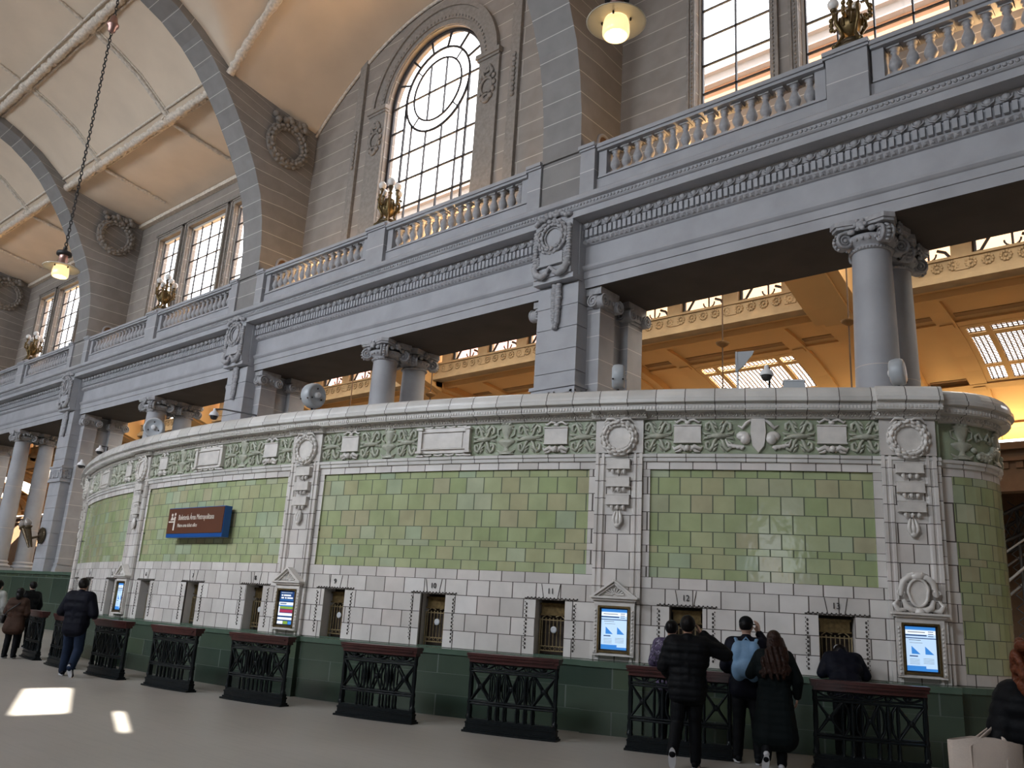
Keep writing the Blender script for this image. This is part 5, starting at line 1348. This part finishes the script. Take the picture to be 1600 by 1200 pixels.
def make_person(label, pos, heading, Ht, pose=None, skin='skin', hair=('short', 'hairbk'), top=('jacket', 'clblack'), legs='clblack', shoe='clblack', bulk=1.0, hem=.86, fem=False, group=None):
    P = dict(DEF); P.update(pose or {})
    s = Ht/1.75
    rz = atan2(-heading[0], heading[1])
    t = thing('person', label, 'person', (pos[0], pos[1], 0), rz, group)
    lean = radians(P['lean']); hp = V((0, 0, .93))
    LM = Matrix.Translation(hp) @ Matrix.Rotation(-lean, 4, 'X') @ Matrix.Translation(-hp)
    hy, hpit = radians(P['head'][0]), radians(P['head'][1]); nb = V((0, 0, 1.51))
    HM = LM @ Matrix.Translation(nb) @ Matrix.Rotation(hy, 4, 'Z') @ Matrix.Rotation(-hpit, 4, 'X') @ Matrix.Translation(-nb)
    up = lambda p: LM @ V(p)
    hd = lambda p: HM @ V(p)
    sw = P['sh']*(.92 if fem else 1)
    SH = {'L': up((-sw, 0, 1.425)), 'R': up((sw, 0, 1.425))}
    arm = {k: (SH[k], V(P[k]['el']) if P[k].get('abs') else up(P[k]['el']), V(P[k]['wr']) if P[k].get('abs') else up(P[k]['wr'])) for k in 'LR'}
    def finish(mb, name, mat, vox, smooth=2, puff=0, pf=.085, ref=None):
        me = remesh(mb, vox, smooth)
        if puff or True:
            for v in me.vertices:
                if puff:
                    n = v.normal; z = v.co.z
                    v.co += n*(puff*abs(sin(pi*z/pf))-puff*.5)
                v.co *= s
        me.materials.append(M[mat]); me.name = name
        for p in me.polygons: p.material_index = 0
        o = bpy.data.objects.new(name, me); COL.objects.link(o); o.parent = t; return o
    # body
    mb = MB()
    def torso(mb, e, fat=1.0):
        cap(mb, (-.085, 0, .95), (.085, 0, .95), .115+e, .115+e); 
        cap(mb, up((-.07*fat, .0, 1.08)), up((.07*fat, .0, 1.08)), .105+e, .105+e)
        cap(mb, up((-.095*fat, .0, 1.24)), up((.095*fat, .0, 1.24)), .115+e, .115+e)
        cap(mb, up((-.115*fat, -.01, 1.36)), up((.115*fat, -.01, 1.36)), .10+e, .10+e)
        cap(mb, up((-sw*.9, 0, 1.425)), up((sw*.9, 0, 1.425)), .062+e, .062+e)
        cap(mb, (0, 0, .95), up((0, 0, 1.36)), .11+e, .11+e)
    torso(mb, 0)
    cap(mb, up((0, -.01, 1.42)), hd((0, .0, 1.57)), .058, .052)
    mb.ell((0, .0, 1.648), (.080, .100, .108), 18, 12, 0, HM); mb.ell((0, .042, 1.592), (.054, .056, .062), 14, 9, 0, HM)
    cap(mb, hd((0, .088, 1.645)), hd((0, .108, 1.612)), .011, .016, 8)
    cap(mb, hd((-.02, .088, 1.577)), hd((.02, .088, 1.577)), .011, .011, 8)
    for q in (-1, 1): mb.ell((q*.076, -.008, 1.632), (.014, .024, .034), 8, 6, 0, HM)
    for k, q in (('L', -1), ('R', 1)):
        a, b, c = arm[k]; cap(mb, a, b, .052, .042); cap(mb, b, c, .042, .028)
        d = c-b; nn = P[k].get('palm', (-q, .2, 0)); hand(mb, c, P[k].get('hd', d), nn, q if k == 'R' else q, P[k].get('curl', P['curl']))
        g = P[k+'L']; hip = V((q*P['hipw'], 0, .92)); cap(mb, hip, g['kn'], .085, .055); cap(mb, g['kn'], g['an'], .054, .038)
        td = V(g['toe']).normalized(); cap(mb, V(g['an'])-V((0, 0, .03)), V(g['an'])-V((0, 0, .045))+td*.13, .036, .03)
    finish(mb, 'body', skin, .010, 2)
    f = MB()
    for q in (-1, 1):
        f.ell((q*.031, .083, 1.650), (.011, .007, .007), 8, 6, 0, HM); f.tube([hd((q*.016, .09, 1.668)), hd((q*.034, .089, 1.674)), hd((q*.052, .08, 1.668))], .004, 6)
    f.tube([hd((-.02, .098, 1.577)), hd((0, .101, 1.577)), hd((.02, .098, 1.577))], .003, 6)
    for i, v in enumerate(f.v): f.v[i] = v*s
    o = f.build('face_features', 'feat', t, local=True)
    # hair
    kind, hm = hair
    mb = MB()
    if kind == 'short' or kind == 'cap':
        k_ = 1.0 if kind == 'cap' else 1.09; mb.ell((0, -.016, 1.665), (.088*k_, .103*k_, .100*k_), 18, 12, 0, HM); mb.ell((0, -.04, 1.635), (.074*k_, .066*k_, (.072 if kind == 'short' else .045)*k_), 14, 9, 0, HM)
    elif kind == 'bun':
        mb.ell((0, -.016, 1.672), (.102, .112, .104), 18, 12, 0, HM); mb.ell((0, -.05, 1.60), (.10, .075, .095), 14, 9, 0, HM); mb.ell((0, -.1, 1.55), (.07, .05, .09), 10, 8, 0, HM)
    elif kind == 'long':
        mb.ell((0, -.016, 1.668), (.092, .104, .098), 18, 12, 0, HM)
        for i in range(13):
            u = -1+2*i/12; x = u*.10
            mb.tube([hd((x*.8, -.05-.03*(1-u*u), 1.66)), hd((x*1.1, -.09-.03*(1-u*u), 1.52)), up((x*1.35, -.13-.03*(1-u*u), 1.36)), up((x*1.5+.02*sin(i*2.1), -.15-.03*(1-u*u), 1.20-.03*(i % 3)))], [.035, .038, .035, .018], 8)
    elif kind == 'curly':
        rnd = random.Random(8)
        mb.ell((0, -.02, 1.66), (.10, .11, .105), 16, 10, 0, HM)
        for i in range(150):
            a = rnd.uniform(0, 2*pi); zz = rnd.uniform(1.40, 1.76); r = .125 if zz < 1.68 else .125*sqrt(max(.05, 1-((zz-1.68)/.11)**2))
            y = r*sin(a)*1.0-.03
            if y > .06 and zz < 1.70: continue
            mb.ell(tuple(hd((r*1.02*cos(a), y, zz))), rnd.uniform(.026, .042), 8, 6)
    ho = finish(mb, 'hair', hm, .010, 1 if kind == 'curly' else 2)
    if kind == 'long':
        for v in ho.data.vertices:
            if v.co.z < 1.55*s: k_ = (1.55*s-v.co.z); v.co.x += .05*k_*sin(v.co.z*38)+v.co.x*k_*.55; v.co += v.normal*.010*sin(v.co.x*95+v.co.z*22)
    if kind == 'cap':
        mb = MB(); mb.ell((0, -.008, 1.69), (.090, .106, .085), 18, 12, 0, HM); o = finish(mb, 'cap_crown', 'clblack', .010, 1)
        b = MB(); b.tube([hd((.075*cos(a), .09+.07*sin(a), 1.675)) for a in [pi*i/10 for i in range(11)]], .03, 8, flat=.25, fdir=(0, 0, 1)); b.v = [v*s for v in b.v]; b.build('cap_peak', 'clblack', t, local=True)
    # top garment
    kind, tm = top
    mb = MB(); e = .028*bulk if kind != 'puffer' else .036*bulk
    fat = 1.0+.45*(bulk-1)
    torso(mb, e, fat)
    for k, q in (('L', -1), ('R', 1)):
        a, b, c = arm[k]; c2 = b.lerp(c, .93)
        cap(mb, a, b, .062+e*.8, .05+e*.8); cap(mb, b, c2, .05+e*.8, .036+e*.6)
    cap(mb, up((0, -.02, 1.44)), up((0, -.01, 1.492)), .075+e*.3, .064+e*.3)
    n = 6; z0 = .97
    wid = (.085, .095) if kind != 'coat' else (.09, .115)
    for i in range(n+1):
        z = z0+(hem-z0)*i/n; u = i/n; w = wid[0]+(wid[1]-wid[0])*u
        r = .108+e*.8+((.05 if hem < .6 else .018)*u if kind == 'coat' else -.012*u)
        if z < z0: cap(mb, (-w, -.01-.02*u, z), (w, -.01-.02*u, z), r, r)
    finish(mb, kind, tm, .014, 2, .008 if kind == 'puffer' else .002, .082 if kind == 'puffer' else .19)
    # trousers
    mb = MB()
    cap(mb, (-.085, 0, .95), (.085, 0, .95), .122, .122); cap(mb, (-.08, 0, .88), (.08, 0, .88), .115, .115)
    for k, q in (('L', -1), ('R', 1)):
        g = P[k+'L']; kn, an = V(g['kn']), V(g['an']); e2 = .012*bulk
        cap(mb, (q*P['hipw'], 0, .90), kn, .094+e2, .064+e2); cap(mb, kn, an.lerp(kn, .02), .066+e2, .052+e2)
    finish(mb, 'trousers', legs, .014, 2, .004, .13)
    for k in 'LR':
        g = P[k+'L']; an = V(g['an']); td = V(g['toe']).normalized(); u = V((0, 0, 1)); u = (u-td*u.dot(td)).normalized() if abs(td.z) < .95 else V((0, -1, 0))
        if td.z < -.3: u = (V((0, 1, 0))-td*td.y).normalized()*1
        dn = -u if td.z > -.3 else -u
        mb = MB(); o_ = an-V((0, 0, .035)) if td.z > -.3 else an
        cap(mb, o_-td*.055, o_+td*.15, .042, .036); cap(mb, an, o_+td*.05, .046, .044)
        finish(mb, 'shoe', shoe, .010, 1)
        if shoe == 'clblack' or True:
            b = MB(); ll = td.cross(u)
            for a0 in (0,):
                pts = []
                for i in range(16):
                    a = 2*pi*i/16; pts.append(o_+td*(.048+.13*cos(a))+ll*(.045*sin(a)))
                base = len(b.v); lo = [p-u*.046 for p in pts]; hi = [p-u*.022 for p in pts]
                b.add(lo+hi, [tuple(range(15, -1, -1)), tuple(range(16, 32))]+[(i, (i+1) % 16, 16+(i+1) % 16, 16+i) for i in range(16)], 0)
            b.v = [v*s for v in b.v]; b.build('sole', 'shoew', t, local=True)
    return t, s, up, hd
BACK = (-.42, .90)
make_person('person in dark jacket and blue jeans seen from behind, stepping past the left counters', (-17.82, 7.48), (-.55, .85), 1.84,
            dict(L=dict(el=(-.33, -.02, 1.14), wr=(-.20, .24, 1.10)), R=dict(el=(.33, -.02, 1.14), wr=(.20, .22, 1.08)), sh=.20,
                 LL=dict(kn=(-.15, .10, .49), an=(-.17, .10, .09), toe=(-.7, .7, 0)), RL=dict(kn=(.13, .02, .48), an=(.16, -.16, .17), toe=(.1, .35, -.95)), head=(10, 12), hipw=.10),
            top=('jacket', 'clnavy'), legs='cljean', shoe='clnavy', bulk=1.75, hem=.83)
make_person('person with dark bobbed hair in a brown belted coat at the far left', (-22.25, 7.95), (-.75, .65), 1.57,
            dict(L=dict(el=(-.26, -.02, 1.14), wr=(-.12, .22, 1.12)), R=dict(el=(.26, -.02, 1.14), wr=(.16, .24, 1.05))), hair=('bun', 'hairbk'), top=('coat', 'clbrown'), bulk=1.35, hem=.74, fem=True, skin='skin2')
make_person('dark-haired person in a black coat seen in profile behind the far left counters', (-25.60, 9.42), (-1, -.1), 1.75, dict(head=(0, 2)), hair=('short', 'hairbk'), top=('coat', 'clblack'), hem=.70, skin='skin2', bulk=1.1)
make_person('person in a pale jacket cut off by the left edge of the picture', (-24.45, 8.20), (-.5, .85), 1.72, None, hair=('bun', 'hairbk'), top=('jacket', 'clwhite'), fem=True, skin='skin2')
make_person('person in a purple and white floral top standing at ticket window 12', (-6.72, 11.22), BACK, 1.70, dict(L=dict(el=(-.27, .03, 1.15), wr=(-.16, .25, 1.14)), R=dict(el=(.27, .03, 1.15), wr=(.16, .25, 1.14)), head=(-15, 14)), hair=('short', 'hairbk'), top=('jacket', 'camo'), bulk=1.0)
make_person('person in a black puffer jacket raising a hand to the ear before ticket window 12', (-5.62, 9.78), (-.50, .87), 1.76,
            dict(R=dict(el=(.46, .05, 1.33), wr=(.175, .07, 1.555), hd=(-.55, -.02, .85), palm=(-.8, -.2, -.5), curl=.3), L=dict(el=(-.29, .02, 1.15), wr=(-.22, .22, 1.05)), sh=.195,
                 LL=dict(kn=(-.12, -.02, .50), an=(-.17, -.30, .20), toe=(0, .30, -.95)), RL=dict(kn=(.09, .06, .49), an=(.10, .04, .09), toe=(.15, 1, 0)), head=(0, 4), lean=3),
            top=('puffer', 'clblack'), bulk=1.3, hem=.84)
b7 = (-5.40, 10.92)
make_person('tall person in a black cap and navy jacket wearing a light blue backpack', b7, BACK, 1.80,
            dict(R=dict(el=(.33, .10, 1.28), wr=(.15, .17, 1.57), hd=(-.1, -.1, 1), palm=(-.6, -.6, 0), curl=.6), L=dict(el=(-.27, .0, 1.14), wr=(-.18, .2, 1.02)), head=(-12, 2), LL=dict(kn=(-.10, .02, .49), an=(-.12, .02, .09), toe=(-.3, 1, 0)), RL=dict(kn=(.12, .02, .49), an=(.14, -.02, .09), toe=(.3, 1, 0))),
            hair=('cap', 'hairbk'), top=('jacket', 'clnavy'), bulk=1.05, skin='skin2')
b8 = (-4.93, 10.72)
make_person('person with long dark hair in a long dark green coat beside the light blue backpack', b8, (-.50, .86), 1.65,
            dict(L=dict(el=(-.30, .08, 1.18), wr=(-.22, .20, 1.36), hd=(-.3, .6, .5), palm=(0, .8, -.6), curl=.5), R=dict(el=(.30, -.02, 1.14), wr=(.30, .10, .92)), head=(22, 2),
                 LL=dict(kn=(-.09, .0, .49), an=(-.14, -.20, .17), toe=(-.1, .35, -.95)), RL=dict(kn=(.08, .03, .49), an=(.08, .02, .09), toe=(.3, 1, 0))),
            hair=('long', 'hairbr'), top=('coat', 'clcoat'), hem=.42, shoe='shoew', fem=True, skin='skin2', bulk=1.2)
p9 = BP(28.55, .56, 0)
make_person('person in a dark jacket bending forward into ticket window 13', (p9.x, p9.y), (-sin(radians(28.55)), cos(radians(28.55))), 1.74,
            dict(lean=34, head=(0, 58), L=dict(el=(-.29, .22, 1.13), wr=(-.13, .34, 1.14), abs=True), R=dict(el=(.29, .22, 1.13), wr=(.13, .34, 1.14), abs=True)), top=('jacket', 'clnavy'), bulk=1.25)
p10 = (-1.12, 6.0)
make_person('person with auburn curls in a black quilted jacket at the right edge', p10, (-.35, .94), 1.67,
            dict(L=dict(el=(-.27, -.06, 1.13), wr=(-.22, .14, 1.02), curl=1.2), head=(0, 2)), hair=('curly', 'hairred'), top=('puffer', 'clblack'), bulk=1.25, fem=True, skin='skin2')
# bags
def frame(pos, heading): return Matrix.Translation((pos[0], pos[1], 0)) @ Matrix.Rotation(atan2(-heading[0], heading[1]), 4, 'Z')
T = frame(b7, BACK); q = T @ V((0, -.21, 1.25))
t = thing('backpack', 'light blue backpack worn on the back of the person in the black cap', 'backpack', tuple(q))
mb = MB(); 
for x in (-.09, .09):
    for z in (1.15, 1.36): mb.ell((x, -.235, z), (.10, .085, .15), 12, 9)
mb.ell((0, -.235, 1.28), (.17, .09, .24), 14, 10); mb.ell((0, -.30, 1.17), (.13, .06, .12), 12, 9)
me = remesh(mb, .014, 3)
for v in me.vertices: v.co = (T @ v.co)-q
me.materials.append(M['bagblue']); me.name = 'pack_body'; o = bpy.data.objects.new('pack_body', me); COL.objects.link(o); o.parent = t
for sx in (-1, 1):
    mb = MB(); mb.tube([(sx*.10, -.17, 1.43), (sx*.13, -.10, 1.53), (sx*.14, .03, 1.50), (sx*.15, .13, 1.36), (sx*.17, .05, 1.18), (sx*.15, -.15, 1.12)], .026, 8, 0, T, flat=.5); mb.build('shoulder_strap', 'bagblue', t)
mb = MB(); mb.tube([(-.04, -.20, 1.50), (0, -.21, 1.55), (.04, -.20, 1.50)], .012, 8, 0, T); mb.build('carry_handle', 'bagblue', t)
T = frame(p10, (-.35, .94)); T = T @ Tm((-.17, -.02, .125)); q = T @ V((-.22, -.10, .60))
t = thing('tote_bag', 'cream canvas tote bag hanging from the arm at the right edge', 'bag', tuple(q))
W2, z0, z1 = .20, .60, 1.00
mb = MB(); L = T @ Tm((-.17, -.17, 0), .25)
rows = []
for z, d in ((z0, .035), (z0+.06, .055), (z0+.2, .05), (z1-.04, .035), (z1, .03)):
    rows.append([(W2*a+.004*sin(z*40), -d*bb+.012*sin(a*7+z*9), z+.018*cos(a*2.2)*(z > .9)) for a, bb in [(-1, .1), (-.9, 1), (-.3, 1.1), (.3, 1.1), (.9, 1), (1, .1), (1, -.1), (.9, -1), (.3, -1.1), (-.3, -1.1), (-.9, -1), (-1, -.1)]])
mb.grid(rows, 0, True, None, True, L); mb.add(rows[0], [tuple(range(11, -1, -1))], 0, True, None, L)
mb.build('canvas_body', 'tote', t)
for sy in (-1, 1):
    mb = MB(); A = L @ V((-.09, sy*.035, .96)); B = L @ V((.10, sy*.035, .96)); top = T @ V((-.065, .02+sy*.02, 1.09))
    A0 = L @ V((-.09, sy*.045, .80)); B0 = L @ V((.10, sy*.045, .80))
    mb.tube([A0, A, A.lerp(top, .6), top, B.lerp(top, .6), B, B0], .016, 8, flat=.35); mb.build('strap', 'tote', t)
T = frame((-22.25, 7.95), (-.75, .65)); q = T @ V((-.22, 0, .8))
t = thing('shoulder_bag', 'dark brown crossbody bag worn over the brown coat', 'bag', tuple(q))
mb = MB(); mb.ell((-.27, .02, .86), (.06, .13, .10), 12, 8, 0, T); mb.ell((-.28, .02, .90), (.065, .13, .06), 12, 8, 0, T); mb.build('pouch', 'bagblack', t)
mb = MB(); mb.tube([(-.26, -.06, .90), (-.13, -.185, 1.05), (.05, -.165, 1.2), (.14, -.06, 1.32), (.10, .08, 1.27), (-.05, .175, 1.1), (-.24, .1, .9)], .014, 6, 0, T); mb.build('strap', 'bagblack', t)

# ------------------------------------------------------------------ unseen sides of the hall; end-wall slots added to shape the sun patches
sd = V((.90, -.38, .50))                   # towards the sun
OP = []
for (x, y, w, h) in ((-14.3, 5.72, .74, 1.75), (-11.75, 5.72, .13, 1.05)):
    k = (XR-x)/sd.x; oy, oz = y+sd.y*k, sd.z*k; OP.append((oy-w/2, oy+w/2, oz-h/2, oz+h/2))  # added slots, traced back along the sun from the wanted floor patches
OP.sort()
mb = MB(); mb.b2(XL, XR, -14.6, -14.3, 0, 22); struct(mb.build('wall_street', 'stone_wall'), 'street-side wall of the hall behind the viewer')
mb = MB(); yy = -15
for a, b, c, d in OP: mb.b2(XR, XR+.1, yy, a, 0, 24); mb.b2(XR, XR+.1, a, b, 0, c); mb.b2(XR, XR+.1, a, b, d, 24); yy = b
mb.b2(XR, XR+.1, yy, 41, 0, 24)
struct(mb.build('wall_right', 'stone_wall'), 'unseen end wall on the right, slots added to shape the sun patches')
mb = MB(); mb.b2(XL-.3, XL, -15, 41, 0, 24); struct(mb.build('wall_left', 'stone_wall'), 'end wall of the hall far on the left')

def area(name, loc, rot, sx, sy, power, col, spread=180):
    l = bpy.data.lights.new(name, 'AREA'); l.shape = 'RECTANGLE'; l.size = sx; l.size_y = sy; l.energy = power; l.color = col; l.spread = radians(spread)
    o = bpy.data.objects.new(name, l); COL.objects.link(o); o.location = loc; o.rotation_euler = rot; return o
def point(name, loc, power, col, r=.1):
    l = bpy.data.lights.new(name, 'POINT'); l.energy = power; l.color = col; l.shadow_soft_size = r
    o = bpy.data.objects.new(name, l); COL.objects.link(o); o.location = loc; return o
COOL = (.86, .92, 1.0); WARM = (1.0, .60, .27)
# daylight from the street-side windows (opposite the colonnade)
for x, pw in ((-61, 950), (-47, 1050), (-33, 1350), (-19, 1300), (-5, 800)):
    area('street_window_daylight', (x, -14.0, 15.0), (radians(68), 0, 0), 7.0, 5.0, pw*1.05, COOL, 120)
area('street_door_daylight', (8.5, -14.0, 4.2), (radians(90), 0, radians(20)), 4.0, 5.0, 160, COOL)
# warm up-lights standing on the balcony behind the balustrades
for c in CXS:
    for d, pw in ((2.6, 95), (-3.4, 70)):
        if c in (-33, -47): pw *= .45
        point('balcony_uplight', (c+d, 15.75, 12.05), pw*(1.5 if c == -19 else 1.0), WARM, .15)
# lamps
point('pendant_bulb', (-6.41, 8.95, 10.0), 18, (1, .75, .45), .08); point('pendant_bulb', (-23.0, 7.59, 9.4), 18, (1, .75, .45), .08)
# concourse: cove lights along the far cornice and the lantern daylight
area('cove_strip_light', (-30, 33.4, 8.72), (radians(180-24), 0, 0), 64, .25, 950, (1, .78, .45))
area('lantern_daylight', (-30, 21.5, 13.38), (0, 0, 0), 70, 6, 3600, (1, .93, .80))
s = bpy.data.lights.new('sun', 'SUN'); s.energy = 55; s.angle = radians(.35); s.color = (1, .95, .85)
so = bpy.data.objects.new('sun', s); COL.objects.link(so); so.rotation_euler = sd.to_track_quat('Z', 'Y').to_euler()
w = bpy.data.worlds.new('overcast_sky'); SC.world = w; w.use_nodes = True
t = w.node_tree; bg = t.nodes['Background']
tc = nd(t, 'ShaderNodeTexCoord'); nz = nd(t, 'ShaderNodeTexNoise', Scale=2.2, Detail=5); lk(t, tc.outputs['Generated'], nz.inputs['Vector'])
r = ramp(t, [(.35, (.82, .88, 1.0)), (.6, (1, 1, 1))]); lk(t, nz.outputs['Fac'], r.inputs['Fac']); lk(t, r.outputs['Color'], bg.inputs['Color'])
bg.inputs['Strength'].default_value = 4.5
vs = SC.view_settings; vs.view_transform = 'Standard'; vs.look = 'None'; vs.exposure = 0.62; vs.gamma = 1.0; vs.use_curve_mapping = False
SC.cycles.max_bounces = 6; SC.cycles.diffuse_bounces = 4; SC.cycles.glossy_bounces = 3; SC.cycles.transparent_max_bounces = 8
SC.cycles.sample_clamp_indirect = 6; SC.cycles.caustics_reflective = False; SC.cycles.caustics_refractive = False
SC.cycles.use_denoising = True
